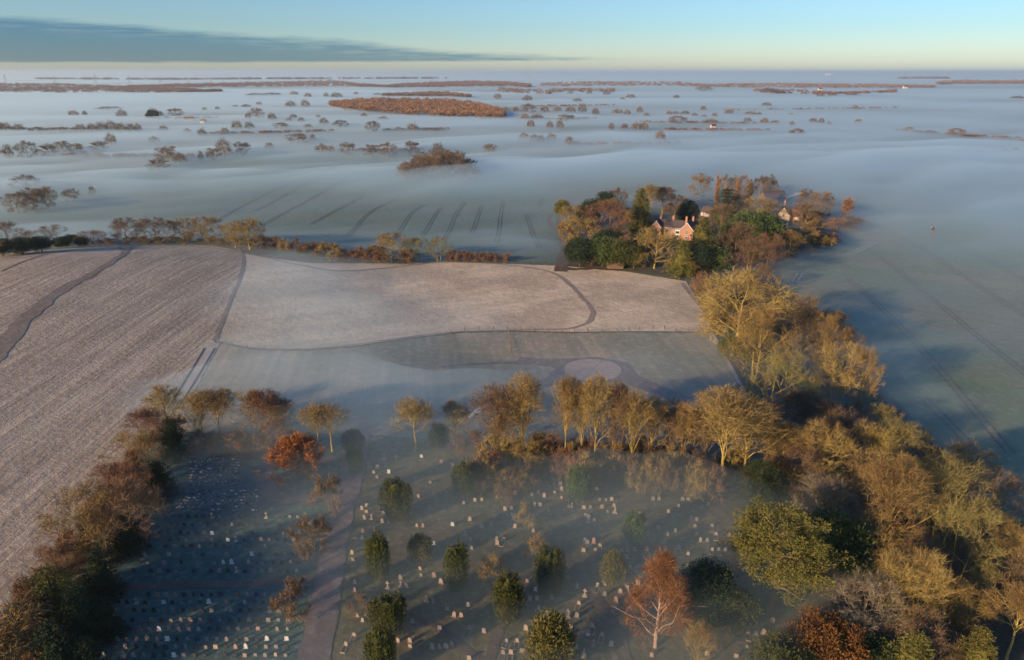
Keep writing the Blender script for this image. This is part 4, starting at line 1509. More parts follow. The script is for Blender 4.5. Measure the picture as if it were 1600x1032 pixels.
tree('bushy', 464, 968, 908, 58, 'grey brown bush between cemetery rows and the drive', 'shrub', 'shrub')
tree('bushy', 516, 800, 742, 40, 'faint thin tree in the mist inside the bend of the drive', 'tree', 'tree')
e = tree('big_pine', 1203, 948, 790, 138, 'huge olive pine with pale stem towering over the churchyard', 'pine_tree', 'pine', p=at(1203, 955))
LAND.append(('huge pine', e.location.copy()))
tree('laurel', 1292, 905, 800, 110, 'dark green evergreen mass behind the huge pine', 'evergreen_tree', 'evergreen')

BR = [('yewbush', 1215, 1090, 1000, 110, 'gold green yew hummock at the bottom edge', 'yew_tree', 'yew'), ('ginger', 1280, 1060, 962, 116, 'dark ginger brown domed evergreen beside the yew hummock', 'evergreen_tree', 'evergreen'),
      ('fir', 1412, 1085, 974, 100, 'wide green fir cut by the bottom edge', 'fir_tree', 'fir'), ('fir', 1510, 1080, 963, 82, 'pointed yellow green fir beside the wide one', 'fir_tree', 'fir'),
      ('laurel', 1360, 1070, 1000, 70, 'dark laurel filling the gap before the wide fir', 'shrub', 'shrub')]
for k_, x, b, t, w, lb, nm, ct in BR:
    tree(k_, x, b, t, w, lb, nm, ct)

# belt of woodland, the trees one can tell apart
GB = 'bare trees of the woodland belt'
B = [
 ('oak_gold', 1150, 545, 420, 118, 'broad fan crowned gold tree at the head of the belt'), ('dome_gold', 1178, 595, 475, 98, 'twisted golden tree with snaking limbs below the fan crowned one'),
 ('bushy_gold', 1124, 522, 482, 36, 'small mustard bush at the corner of the stubble'), ('dome_brown', 1243, 552, 458, 54, 'brown topped tree leaning to the misty wheat'),
 ('dome_gold', 1283, 580, 488, 56, 'gold tipped tree next to the brown topped one, wheat side'), ('dome', 1208, 655, 543, 84, 'mossy yellow dome rising from mist in the belt'),
 ('dome_gold', 1300, 650, 533, 78, 'flat topped golden tree at wheat edge of the belt'), ('dome_gold', 1335, 655, 538, 50, 'outermost golden tree beside the flat topped one'),
 ('dome_brown', 1285, 715, 630, 92, 'brown crown with twisted limbs behind the lime row end'), ('oak_gold', 1275, 762, 658, 72, 'pale stemmed tree with crooked gold limbs beyond the limes'),
 ('vase', 1352, 740, 658, 62, 'fan of upright yellow twigs above the tall twin stems'), ('dome', 1395, 745, 655, 88, 'spiky yellow crown at the wheat edge beyond the tall stems'),
 ('lime', 1372, 890, 714, 88, 'tall twin stemmed bare tree with a flat golden head'), ('oak_gold', 1350, 900, 800, 74, 'crooked stemmed bare tree in front of the twin stemmed one'),
 ('dome', 1462, 860, 707, 112, 'great ivy clad tree with golden dome at the wheat edge'), ('dome', 1490, 905, 770, 90, 'ivy green tree below the great golden dome'),
 ('oak_gold', 1537, 880, 795, 74, 'tree with level spreading boughs near the wheat edge'), ('dome_gold', 1575, 905, 825, 80, 'grey gold tree at the right edge by the wheat'),
 ('vase', 1384, 985, 860, 74, 'upright fan tree with a thin pale stem, lower belt'), ('vase', 1424, 985, 850, 60, 'narrow flame shaped bare tree, lower belt'),
 ('vase', 1470, 980, 893, 60, 'shorter fan tree beside the flame shaped one'), ('vase_brown', 1420, 905, 825, 70, 'pinkish bare tree behind the flame shaped one'),
 ('oak_gold', 1505, 985, 912, 58, 'small crooked tree above the pointed fir'), ('lime', 1572, 1030, 900, 72, 'tall thin stemmed tree near the bottom corner'), ('lime', 1605, 1045, 895, 66, 'second thin stemmed tree cut by the corner'),
 ('dome', 1530, 950, 880, 60, 'green ivied thicket tree between level boughed tree and corner'),
]
for a in B:
    tree(*a, group=GB)
# the crowd between them
poly = [(1108, 470), (1150, 440), (1196, 450), (1222, 480), (1262, 520), (1318, 560), (1350, 620), (1420, 680), (1500, 780), (1570, 850), (1650, 920), (1660, 1080), (1340, 1080), (1322, 960), (1290, 860), (1250, 790), (1215, 730), (1185, 660), (1150, 590), (1122, 530)]


def in_poly(x, y, P):
    c, j = False, len(P) - 1
    for i in range(len(P)):
        if (P[i][1] > y) != (P[j][1] > y) and x < (P[j][0] - P[i][0]) * (y - P[i][1]) / (P[j][1] - P[i][1]) + P[i][0]:
            c = not c
        j = i
    return c


taken = [at(a[1], a[2]).to_2d() for a in B]
made = 0
for _ in range(4000):
    x, y = rng.uniform(1100, 1660), rng.uniform(430, 1080)
    if not in_poly(x, y, poly):
        continue
    p = at(x, y)
    q = p.to_2d()
    if any((q - t).length < 6.2 for t in taken):
        continue
    taken.append(q)
    if y > 1040 and rng.random() < .5:
        continue
    big_ = rng.random() < .38
    k_ = rng.choice(['dome', 'dome_grey', 'vase_grey', 'oak_grey', 'vase_brown', 'dome_brown', 'vase']) if big_ else rng.choice(['bushy', 'bushy_gold', 'bushy', 'vase_brown', 'laurel', 'bushy'])
    h = rng.uniform(9, 13) if big_ else rng.uniform(4, 7.5)
    w = h * rng.uniform(.75, 1.0) if big_ else rng.uniform(6, 9)
    wp = w / wide(1, p)
    up = h / max(.05, wide(1, p))
    V = PROTO[k_]
    tm, cm, H_, W_ = rng.choice(V)
    nm = 'tree' if big_ else 'shrub'
    e = empty(nm, p, rng.uniform(0, 6.28))
    e.scale = (w / W_, w / W_, h / H_)
    tag(e, ('bare tree crowded among its like in the woodland belt beside the wheat' if k_ not in ('laurel',) else '') or 'green evergreen shrub half hidden under the bare woodland belt', nm, 'crowded ' + ('trees' if big_ else ('evergreen shrubs' if k_ == 'laurel' else 'undershrubs')) + ' of the woodland belt')
    if nm == 'shrub' and k_ != 'laurel':
        e['label'] = 'low bare shrub under the crowded trees of the woodland belt'
    link('trunk', tm, e)
    link('crown', cm, e)
    made += 1
print('belt fill', made)

# hedge line beyond the fields
GH = 'trees along the hedge beyond the stubble'
for a in [
 ('oak', 198, 382, 340, 40, 'rounded bare oak nearest the path gap on the hill crest'), ('oak', 243, 382, 340, 46, 'flat topped bare oak second along the crest hedge'),
 ('oak_gold', 290, 381, 341, 30, 'slim bare oak third along the crest hedge'), ('oak_gold', 325, 383, 338, 44, 'spreading bare oak fourth along the crest hedge'),
 ('oak_gold', 368, 388, 348, 34, 'bare tree joined to the ivy clad oak'), ('oak_gold', 391, 391, 341, 42, 'ivy clad golden oak where the path meets the hedge'),
 ('oak', 145, 384, 360, 32, 'small round russet tree before the path gap'), ('bushy_red', 165, 385, 371, 20, 'little red bush next to the small round tree'),
 ('oak_gold', 612, 410, 364, 48, 'large brown gold oak midway along the hedge'), ('dome', 655, 410, 371, 34, 'yellow green tree joined to the hedge oak'),
 ('dome', 686, 410, 370, 30, 'rounded yellow green tree at the start of the red hedge')]:
    tree(*a, group=GH)
hs_ = [(408 + i * 13.2, 388 + 20 * sstep(400, 560, 408 + i * 13.2) + rng.uniform(-1, 1)) for i in range(15)] + [(592, 411), (632, 411), (640, 411)]
hs_.sort()
for i, (x, b) in enumerate(hs_):
    tree(rng.choice(['bushy_red', 'bushy', 'bushy_gold']), x, b + 2, b - rng.uniform(16, 27), rng.uniform(20, 30), f'rusty hedge shrub between crest oaks and the big hedge oak, {ordw(i + 1)} along', 'shrub', 'shrub', 'shrubs of the rusty hedge')
for i in range(12):
    x = 702 + i * 8.2
    tree('bushy_red', x, 410, 391 + i * .5 + rng.uniform(-1, 1.5), 15, f'low red twigged hedge shrub, {ordw(i + 1)} from the yellow green trees', 'shrub', 'shrub', 'shrubs of the low red hedge')
for i in range(9):
    x = 205 + i * 22
    tree('bushy_gold', x, 383, 371 + rng.uniform(-2, 2), 22, f'low golden undergrowth bush beneath the crest oaks, {ordw(i + 1)} from path gap', 'shrub', 'shrub', 'undergrowth beneath the crest oaks')
DW = [(16, 385, 346, 44), (50, 384, 360, 34), (86, 382, 351, 38), (112, 384, 366, 26), (5, 400, 372, 36), (36, 398, 370, 34), (66, 394, 368, 32), (-14, 404, 360, 40), (98, 388, 370, 26), (-30, 395, 350, 50), (130, 386, 370, 20)]
DW.sort()
for i, (x, b, t, w) in enumerate(DW):
    tree('dome_brown' if t < 362 else 'darkbush', x, b, t, w, ('tall shadowed bare tree' if t < 362 else 'dark low evergreen') + f' in the dim wood beside the ploughed hill, {ordw(i + 1)} from outer edge', 'tree' if t < 362 else 'evergreen_tree', 'tree', 'dim wood beside the ploughed hill')

# wood round the country house
GE = 'trees round the country house'
E = [
 ('sequoia', 998, 372, 297, 30, 'towering dark green sequoia beside the house', 'sequoia_tree', 'sequoia'),
 ('darkbush', 906, 416, 374, 40, 'dark evergreen at the corner by the farm track', 'evergreen_tree', 'evergreen'), ('laurel', 941, 416, 373, 38, 'second evergreen along the garden front', 'evergreen_tree', 'evergreen'),
 ('yewbush', 967, 418, 376, 40, 'third evergreen along the garden front, yellow green', 'evergreen_tree', 'evergreen'), ('yewbush', 990, 420, 386, 26, 'small evergreen before the broad bare garden tree', 'evergreen_tree', 'evergreen'),
 ('bushy', 925, 416, 391, 24, 'brown bush between garden front evergreens', 'shrub', 'shrub'),
 ('oak_gold', 1022, 420, 360, 52, 'broad bare tree on the garden front below the house', 'tree', 'tree'), ('fir', 1064, 430, 376, 44, 'olive fir at the stubble corner below the house', 'fir_tree', 'fir'),
 ('fir', 1094, 408, 342, 50, 'dense green fir hiding the end of the house', 'fir_tree', 'fir'), ('dome_red', 946, 380, 318, 60, 'big russet domed tree on track side of the sequoia', 'tree', 'tree'),
 ('dome_gold', 892, 358, 324, 30, 'golden tree at the bend of the farm track', 'tree', 'tree'), ('holly', 879, 340, 315, 22, 'small dark topped tree at the outer tip of the wood', 'tree', 'tree'),
 ('bushy_gold', 905, 385, 344, 40, 'golden brown thicket beside the farm track', 'shrub', 'shrub'), ('bushy_gold', 885, 372, 345, 24, 'low gold scrub hugging the farm track', 'shrub', 'shrub'),
 ('darkbush', 922, 352, 314, 28, 'dark green conifer behind the russet dome', 'evergreen_tree', 'evergreen'), ('darkbush', 945, 335, 301, 26, 'dark round evergreen at the back of the wood', 'evergreen_tree', 'evergreen'),
 ('oak', 963, 332, 296, 22, 'bare pale tree rising behind the russet dome', 'tree', 'tree'), ('dome', 960, 345, 312, 26, 'mossy tree between russet dome and sequoia', 'tree', 'tree'),
 ('lime', 1015, 345, 292, 20, 'slim bare tree just behind the sequoia', 'tree', 'tree'), ('lime_brown', 1035, 340, 295, 28, 'taller slim bare tree behind the house roof', 'tree', 'tree'),
 ('oak', 1054, 338, 306, 28, 'misty round tree behind the house chimneys', 'tree', 'tree'), ('darkbush', 1073, 355, 316, 28, 'dark bushy evergreen behind the chimneys', 'evergreen_tree', 'evergreen'),
 ('dome_brown', 1126, 372, 322, 52, 'brown domed tree beside the dense green fir', 'tree', 'tree'), ('cedar_dark', 1132, 345, 300, 44, 'dark spreading cedar in front of the poplars', 'cedar_tree', 'cedar'),
 ('dome_brown', 1152, 340, 306, 28, 'bare tree touching the dark spreading cedar', 'tree', 'tree'), ('dome_gold', 1185, 350, 312, 52, 'wide tan dome in front of the barn', 'tree', 'tree'),
 ('laurel', 1178, 390, 333, 66, 'large dark green evergreen mass at the centre of the wood', 'evergreen_tree', 'evergreen'), ('darkbush', 1204, 382, 352, 32, 'dark evergreen on the lodge side of the central mass', 'evergreen_tree', 'evergreen'),
 ('dome_brown', 1152, 410, 352, 48, 'brown twiggy tree below the central evergreen mass', 'tree', 'tree'), ('dome_brown', 1168, 440, 378, 54, 'broad brown crown linking house wood and belt', 'tree', 'tree'),
 ('dome_red', 1195, 415, 368, 40, 'reddish tree behind the linking brown crown', 'tree', 'tree'), ('laurel', 1118, 425, 388, 38, 'green yellow evergreen at the corner of stubble', 'evergreen_tree', 'evergreen'),
 ('darkbush', 1092, 428, 385, 34, 'dark undergrowth evergreen beneath the dense fir', 'evergreen_tree', 'evergreen'), ('dome_gold', 1229, 398, 362, 36, 'golden tree on the wheat side of the wood', 'tree', 'tree'),
 ('bushy_gold', 1272, 388, 358, 42, 'bright tan round bush at the wheat edge', 'shrub', 'shrub'), ('dome_brown', 1256, 358, 319, 44, 'grey brown tree just beyond the lodge', 'tree', 'tree'),
 ('oak', 1280, 345, 302, 30, 'misty bare tree behind the far end of the wood', 'tree', 'tree'), ('oak', 1255, 330, 298, 26, 'dim bare tree beyond the chimney smoke', 'tree', 'tree'),
 ('dome_red', 1305, 368, 343, 40, 'pinkish scrubby tree near the outer tip by the wheat', 'tree', 'tree'), ('dome_brown', 1326, 362, 340, 34, 'outermost low brown tree at the wheat corner', 'tree', 'tree'),
 ('poplar', 1321, 346, 311, 13, 'single small poplar at the wheat corner of the wood', 'poplar_tree', 'poplar'),
 ('dome_brown', 1240, 384, 358, 34, 'shadowy tree between lodge and tan bush', 'tree', 'tree'), ('bushy', 1290, 385, 365, 30, 'shadowy scrub at the wheat edge', 'shrub', 'shrub'), ('bushy', 1250, 395, 374, 34, 'dark scrub under the golden wheat side tree', 'shrub', 'shrub'),
 ('bushy', 1215, 405, 383, 40, 'dim scrub at the inner corner of the wheat', 'shrub', 'shrub'), ('dome_brown', 1198, 350, 322, 22, 'small tree beside the lodge gable', 'tree', 'tree'),
 ('oak', 1092, 312, 274, 26, 'ghostly round tree in mist beyond the wood', 'tree', 'tree'),
 ('bushy_red', 1085, 430, 405, 34, 'reddish bush where the stubble meets the belt', 'shrub', 'shrub'), ('bushy', 975, 352, 330, 30, 'brown bush behind the sequoia', 'shrub', 'shrub'), ('darkbush', 1015, 372, 348, 26, 'dark shrub against the house wall', 'shrub', 'shrub'),
 ('bushy_red', 1092, 462, 430, 26, 'rusty scrub at the stubble corner', 'shrub', 'shrub'), ('bushy', 975, 405, 372, 40, 'shaded shrub behind the garden front', 'shrub', 'shrub'), ('darkbush', 950, 398, 362, 44, 'black green shrub behind the second evergreen', 'shrub', 'shrub'),
 ('darkbush', 1000, 400, 365, 36, 'black green shrub below the sequoia', 'shrub', 'shrub'), ('laurel', 1140, 395, 350, 34, 'mid green evergreen beside brown domed tree', 'evergreen_tree', 'evergreen'),
]
for k_, x, b, t, w, lb, nm, ct in E:
    tree(k_, x, b, t, w, lb, nm, ct, GE)
for i, (x, t, w, k_) in enumerate(((1117, 273, 11, 'poplar'), (1132, 286, 8, 'poplar'), (1147, 279, 12, 'poplar'), (1159, 288, 6, 'poplar'), (1168, 281, 13, 'poplar_dark'))):
    tree(k_, x, 334, t, w * .72, ('dark' if i == 4 else 'orange lit') + f' tall poplar rising from mist, {ordw(i + 1)} from the brick house', 'poplar_tree', 'poplar', 'poplars in the mist behind the wood')
for i, (x, t, w) in enumerate(((1130, 272, 14), (1143, 273, 14), (1158, 272, 16), (1185, 274, 18), (1197, 272, 18), (1206, 280, 12))):
    tree('oak_grey', x, 314, t, w * 1.15, f'pale ghostly tree behind the poplar row, {ordw(i + 1)} along', 'tree', 'tree', 'ghostly trees behind the poplars')
for i in range(64):
    x, y = rng.uniform(895, 1320), 0
    y = rng.uniform(335, 418) if x < 1180 else rng.uniform(345, 390)
    if (1000 < x < 1100 and 336 < y < 425) or (1195 < x < 1250 and y < 375):
        continue
    tree(rng.choice(['bushy', 'darkbush', 'laurel', 'dome_brown', 'darkbush', 'bushy_gold']), x, y, y - rng.uniform(12, 24), rng.uniform(20, 30), 'nondescript underwood shrub crowded between larger trees round the country house', 'shrub', 'shrub', 'underwood round the country house')

# misty trees at the near side of the far fields
MT = [(42, 298, 273, 36, 'oak'), (55, 334, 293, 36, 'oak'), (74, 330, 291, 34, 'oak_gold'), (30, 336, 300, 36, 'oak'), (113, 316, 295, 22, 'oak'), (145, 308, 291, 10, 'oak')]
MT.sort()
for i, (x, b, t, w, k_) in enumerate(MT):
    tree(k_, x, b, t, w, f'bare tree wading in mist beyond the dim wood, {ordw(i + 1)} of its loose cluster', group='trees in mist beyond the dim wood')

# ------------------------------------------------------------------ scattered far trees above the fog
FT1 = '231,355,30,18 266,357,20,12 383,358,40,22 480,352,36,20 497,357,25,16 551,352,42,24 640,342,18,10 680,340,18,10 736,332,16,8 770,332,30,10 810,326,25,10 909,328,32,16 955,327,32,18 804,355,45,32 776,367,26,14 851,367,36,22 918,368,22,14 903,376,20,10 942,377,28,14 995,366,18,12 964,397,26,12 1013,383,34,20 1065,388,44,22 1197,371,30,12 1166,397,44,34 1138,363,20,12 1290,399,36,24 1245,403,26,12 1350,407,50,10 881,394,50,18 781,396,30,20 742,397,34,22 705,411,34,20 634,418,36,20 587,409,22,14 513,402,32,18 482,437,40,18 350,441,34,26 311,456,44,26 245,463,48,26 200,458,45,32 155,468,48,34 90,466,60,50 32,475,36,36 12,478,20,14 935,433,70,28 978,429,20,18 842,455,30,14 1007,463,40,24 1038,467,20,16 1086,463,46,32 1163,469,44,32 1212,466,48,40 1287,461,50,38 1370,465,40,20 1530,465,44,26 529,481,74,44 498,512,50,32 565,497,40,20 668,480,52,30 703,465,40,42 757,463,50,36 630,490,16,18 290,402,36,26 320,401,36,26 350,400,36,28 380,402,36,26 410,401,36,28 434,402,28,26 255,405,30,20 200,406,30,18 230,408,24,12 160,409,30,12 130,410,28,12 100,410,26,12 60,402,36,18 20,400,36,22 0,395,30,24 340,340,60,10 1020,300,20,14 1052,301,34,16 1113,295,20,10 963,301,24,14 920,293,40,14 1180,296,40,10 1240,296,30,10 1555,303,28,18 1580,342,30,14 800,298,50,10 850,297,50,10'
FT2 = '37,431,34,22 68,434,30,24 90,438,24,20 122,433,38,22 178,443,26,22 462,432,30,30 310,398,20,20 351,396,20,18 388,397,30,22 412,398,34,20 58,391,24,22 118,391,22,26 150,393,26,26 50,340,42,28 12,345,24,14 102,342,34,22 142,344,28,14 183,343,30,22 219,340,34,28 260,353,24,18 40,370,30,18 78,368,40,20 168,370,50,20 330,350,30,16 360,354,24,14 398,347,28,18 420,360,20,12 490,355,16,12 515,375,50,22 510,353,30,12 540,354,28,12 597,340,22,14 570,362,22,10 600,364,24,10 631,362,26,14 677,351,28,16 620,381,40,14 735,377,24,14 745,356,40,12 772,357,24,12 787,380,26,20 820,383,26,14 795,327,26,14 873,389,18,14 890,415,44,22 870,358,20,8 940,378,30,18 965,380,24,18 990,388,18,8 1071,336,28,14 1080,382,28,12 1384,413,44,22 1240,405,40,10 1290,415,60,10 1430,428,60,10 1570,475,70,20 1590,442,20,14 1530,462,30,10 48,310,32,16 182,291,18,10 205,316,30,10 240,290,18,12 295,293,24,12 345,311,24,8 370,303,40,10 513,303,20,12 600,279,50,14 800,284,50,14 830,290,60,10 963,297,30,14 1000,296,30,12 1060,296,30,8 1580,306,40,8'
far = []
for off, s in ((0, FT1), (800, FT2)):
    for q in s.split():
        x, y, w, h = map(float, q.split(','))
        far.append((off + x / 2, y / 2, w / 2, h / 2))
BANDS = [(156, 'below far tree line'), (181, 'level with the orange wood'), (196, 'in mist nearer than orange wood'), (214, 'in the middle mist'), (300, 'along far wheat edge')]
rows = {}
for f in far:
    for i, (lim, nm) in enumerate(BANDS):
        if f[1] < lim:
            rows.setdefault(i, []).append(f)
            break
for i, L in rows.items():
    L.sort()
    for j, (x, y, w, h) in enumerate(L):
        p0 = at(x, y + h / 2)
        wl_ = wide(1, p0)
        bury = 3.5 / wl_                                  # its foot stands in the fog, below what shows
        dz = p0.y
        p = at(x, y + h / 2 + bury * (0.9 if dz < 900 else 0.45 if dz < 2200 else .25))
        H_t = high(x, y - h / 2, p)
        if w >= 21:
            tm_, cm_, H_, W_ = PROTO['oak'][(j + i) % 3]
            o = empty('tree', p)
            link('trunk', tm_, o)
            link('crown', cm_, o)
            H_t = high(x, y - h / 2 - 1, p)
            w *= 1.1
        else:
            me_, H_, W_ = FAR[(j * 3 + i) % 5]
            o = link('tree', me_, loc=p)
            w *= rng.uniform(.85, 1.25)
            H_t *= rng.uniform(.95, 1.3)
        ww = wide(w, p)
        o.scale = (ww / W_, ww / W_ * rng.uniform(.8, 1.1), H_t / H_)
        o.rotation_euler = (0, 0, rng.uniform(0, 6.28))
        sz = 'wide low' if w > 2.2 * h else ('large round' if w > 20 else ('small round' if w < 13 else 'rounded'))
        tag(o, f'{sz} brown tree {BANDS[i][1]}, {ordw(j + 1)} from outer edge', 'tree', 'scattered trees standing in the far mist')
# the small copse and the dark evergreen by the far farm
CO = [(634, 276, 258, 20), (648, 277, 250, 26), (662, 277, 246, 26), (676, 277, 243, 28), (690, 277, 240, 30), (705, 277, 240, 30), (720, 276, 245, 26), (733, 275, 250, 22), (687, 262, 233, 26), (712, 266, 237, 26), (660, 270, 240, 24), (731, 280, 262, 24), (641, 280, 256, 24)]
CO.sort()
for i, (x, b, t, w) in enumerate(CO):
    tree('oak', x, b + 3, t - 2, w * 1.3, f'tree of the round copse standing in mist, {ordw(i + 1)} across', group='trees of the misty copse')
for i, (x, b, t, w) in enumerate(((237, 182, 171, 12), (244, 183, 173, 10), (233, 184, 176, 10))):
    tree('darkbush', x, b + 2, t, w, f'dark evergreen clump by the far red roofed farmhouse, {ordw(i + 1)} across', 'evergreen_tree', 'evergreen', 'evergreens by the far farmhouse')


# far woods that read as one mass
def wood(name, outline, hgt, n, cols, label, depth_rows=6, cw=17, base_off=0.0):
    """outline: (x, y of crown tops, y of foot) samples; crowns scattered over the strip of ground between"""
    r = np.random.RandomState(len(name) + n)
    xs = np.array([o[0] for o in outline], float)
    tt = np.array([o[1] for o in outline], float)
    bb = np.array([o[2] for o in outline], float)
    Vs = []
    nt_ = 190 if n < 1000 else 110
    for i in range(n):
        x = r.uniform(xs[0], xs[-1])
        b = np.interp(x, xs, bb)
        t = np.interp(x, xs, tt)
        pb = at(x, b)
        d = ray(x, t)                                     # the ground row where trees of this height show their tops at t
        tf = (CAM_H - hgt - pb.z) / -d.z if d.z < -1e-4 else 1e9
        yf = min(max(d.y * tf, pb.y * 1.01), pb.y * 1.8)
        yy = pb.y + (yf - pb.y) * r.uniform(0, 1)
        xx = pb.x / pb.y * yy
        dd = r.normal(0, 1, (nt_, 3))
        dd /= np.linalg.norm(dd, axis=1)[:, None]
        dd[:, 2] = np.where(r.uniform(0, 1, nt_) < .8, np.abs(dd[:, 2]), -.5 * np.abs(dd[:, 2]))
        sc = r.uniform(.45, 1.3)
        q = dd * np.array([cw / 2, cw / 2, hgt * .5]) * (r.uniform(.3, 1, nt_) ** .4)[:, None] * sc + np.array([0, 0, hgt * .48])
        dr = dd + r.normal(0, .4, (nt_, 3)) + np.array([0, 0, .3])
        sd = np.cross(dr, r.normal(0, 1, (nt_, 3)))
        sd /= np.linalg.norm(sd, axis=1)[:, None]
        s = r.uniform(.5, 1.2, nt_)[:, None] * cw * .028
        Vs.append(np.stack([q - sd * s, q + sd * s, q + dr * cw * .13], 1).reshape(-1, 3) + np.array([xx, yy, gz(xx, yy)]))
    Fs = np.arange(n * nt_ * 3).reshape(-1, 3)
    o = link(name, mesh_np(name, np.concatenate(Vs), Fs, [M[cols]]))
    tag(o, label, None, None, 'stuff')


M['tw_wood'] = leaf_mat('orange_wood_twigs', (0.29, 0.15, 0.085), (0.15, 0.085, 0.055), 0.1, scale=0.09)
M['tw_far'] = leaf_mat('far_wood_twigs', (0.25, 0.14, 0.095), (0.13, 0.08, 0.06), 0.1, scale=0.05)
wood('orange_wood', [(518, 158, 168), (545, 153, 176), (600, 151, 180), (660, 152, 186), (700, 154, 188), (750, 160, 190), (785, 168, 190)], 16, 950, 'tw_wood', 'orange lit bare wood standing above the mist')
wood('back_wood', [(600, 146, 153), (650, 144, 153), (700, 142, 153), (735, 148, 154)], 14, 330, 'tw_far', 'dim wood behind the orange wood')
wood('treeline', [(-40, 130, 147), (100, 130, 148), (150, 132, 147), (220, 135, 148), (290, 137, 147), (345, 142, 146)], 16, 1500, 'tw_far', 'brown woodland under the cloud bank', cw=20)
wood('treeline', [(200, 134, 139), (280, 130, 138), (400, 128, 138), (520, 125, 137), (560, 130, 137), (620, 134, 138)], 16, 1300, 'tw_far', 'long brown woodland on the horizon', cw=26)
wood('treeline', [(610, 131, 138), (680, 127, 138), (740, 125, 137), (800, 127, 137), (828, 132, 138)], 16, 800, 'tw_far', 'brown woodland above the orange wood', cw=24)
wood('treeline', [(840, 129, 137), (900, 127, 137), (1000, 127, 136), (1060, 127, 136), (1100, 131, 138), (1200, 129, 139), (1270, 131, 139), (1380, 131, 139), (1460, 133, 138)], 15, 1100, 'tw_far', 'broken far tree line across the horizon', cw=22)
wood('treeline', [(1465, 127, 133), (1500, 125, 132), (1700, 125, 132)], 18, 700, 'tw_far', 'dark wood on the right hand horizon', cw=34)
wood('treeline', [(780, 137, 146), (850, 139, 150), (900, 137, 146), (960, 139, 146)], 12, 90, 'tw_far', 'scattered trees below the far tree line', cw=22)
wood('treeline', [(1180, 139, 146), (1240, 139, 150), (1300, 144, 150), (1400, 140, 146)], 11, 90, 'tw_far', 'misty tree line below the horizon woods', cw=24)
wood('treeline', [(1400, 121, 124), (1450, 120, 124), (1480, 122, 124)], 24, 60, 'tw_far', 'thin grey wood line at the very horizon', cw=60)
wood('treeline', [(60, 123, 125), (260, 124, 126), (420, 122, 125), (700, 121, 124)], 22, 160, 'tw_far', 'faint wood line at the very horizon', cw=70)

for ln in ([(0, 199, 205), (110, 200, 206), (215, 202, 207)], [(100, 245, 249), (300, 246, 250)], [(560, 237, 241), (660, 236, 240)], [(890, 226, 230), (1060, 226, 230)], [(800, 186, 190), (930, 184, 189)], [(1040, 203, 206), (1200, 205, 208)],
           [(330, 209, 213), (520, 205, 209)], [(1400, 203, 208), (1590, 217, 222)], [(600, 204, 208), (700, 202, 206)], [(1000, 190, 194), (1180, 193, 197)], [(230, 183, 188), (340, 184, 188)], [(1130, 172, 175), (1400, 168, 171)], [(820, 165, 168), (960, 164, 167)]):
    wood('hedgerow', ln, 5.5, 70, 'tw_far', 'long bare hedgerow crossing the misty fields', cw=7)

# ------------------------------------------------------------------ gravestones
def stone_mat(name, c, c2):
    return flat_mat(name, c, 0.9, c2, 6.0, 0.2)


ST = {'buff': stone_mat('buff_stone', (0.44, 0.35, 0.26), (0.27, 0.21, 0.16)), 'pinkish': stone_mat('pink_stone', (0.36, 0.24, 0.19), (0.25, 0.17, 0.14)), 'white': stone_mat('white_marble', (0.60, 0.60, 0.58), (0.42, 0.42, 0.41)),
      'grey': stone_mat('grey_stone', (0.25, 0.23, 0.21), (0.15, 0.14, 0.12)), 'dark': stone_mat('black_granite', (0.045, 0.045, 0.05), (0.03, 0.03, 0.035))}


def arc(w, h, top, n=8):
    return [(-w / 2, -.2), (w / 2, -.2), (w / 2, h - top)] + [(w / 2 * math.cos(math.pi * i / n), h - top + top * math.sin(math.pi * i / n)) for i in range(1, n)] + [(-w / 2, h - top)]


def grave_mesh(kind, m, s=1.0):
    b = MB()
    if kind == 'arched':
        b.prism(arc(.74, 1.15, .34), -.08, .08)
        b.box(-.5, .5, -.22, .22, -.2, .12)
    elif kind == 'square':
        b.prism([(-.42, -.2), (.42, -.2), (.42, .92), (.34, 1.0), (-.34, 1.0), (-.42, .92)], -.09, .09)
        b.box(-.52, .52, -.24, .24, -.2, .11)
    elif kind == 'pointed':
        b.prism([(-.36, -.2), (.36, -.2), (.38, .95), (.2, 1.18), (0, 1.42), (-.2, 1.18), (-.38, .95)], -.08, .08)
        b.box(-.5, .5, -.22, .22, -.2, .15)
    elif kind == 'cross':
        b.prism([(-.1, .4), (.1, .4), (.09, 1.2), (.36, 1.2), (.36, 1.4), (.09, 1.4), (.08, 1.8), (-.08, 1.8), (-.09, 1.4), (-.36, 1.4), (-.36, 1.2), (-.09, 1.2)], -.08, .08)
        b.box(-.32, .32, -.3, .3, .18, .4).box(-.5, .5, -.45, .45, -.2, .178)
    elif kind == 'kerbed':
        b.prism(arc(.7, 1.0, .25), -.08, .08)
        b.box(-.6, .6, -.18, .18, -.2, .1)
        for x in (-.52, .42):
            b.box(x, x + .1, -2.1, -.182, -.2, .16)
        b.box(-.418, .418, -2.1, -1.98, -.2, .158)
    elif kind == 'obelisk':
        b.prism([(-.22, .5), (.22, .5), (.14, 2.0), (0, 2.25), (-.14, 2.0)], -.18, .18)
        b.box(-.4, .4, -.4, .4, .2, .498).box(-.58, .58, -.58, .58, -.2, .198)
    me = b.mesh('gravestone', m)
    return me


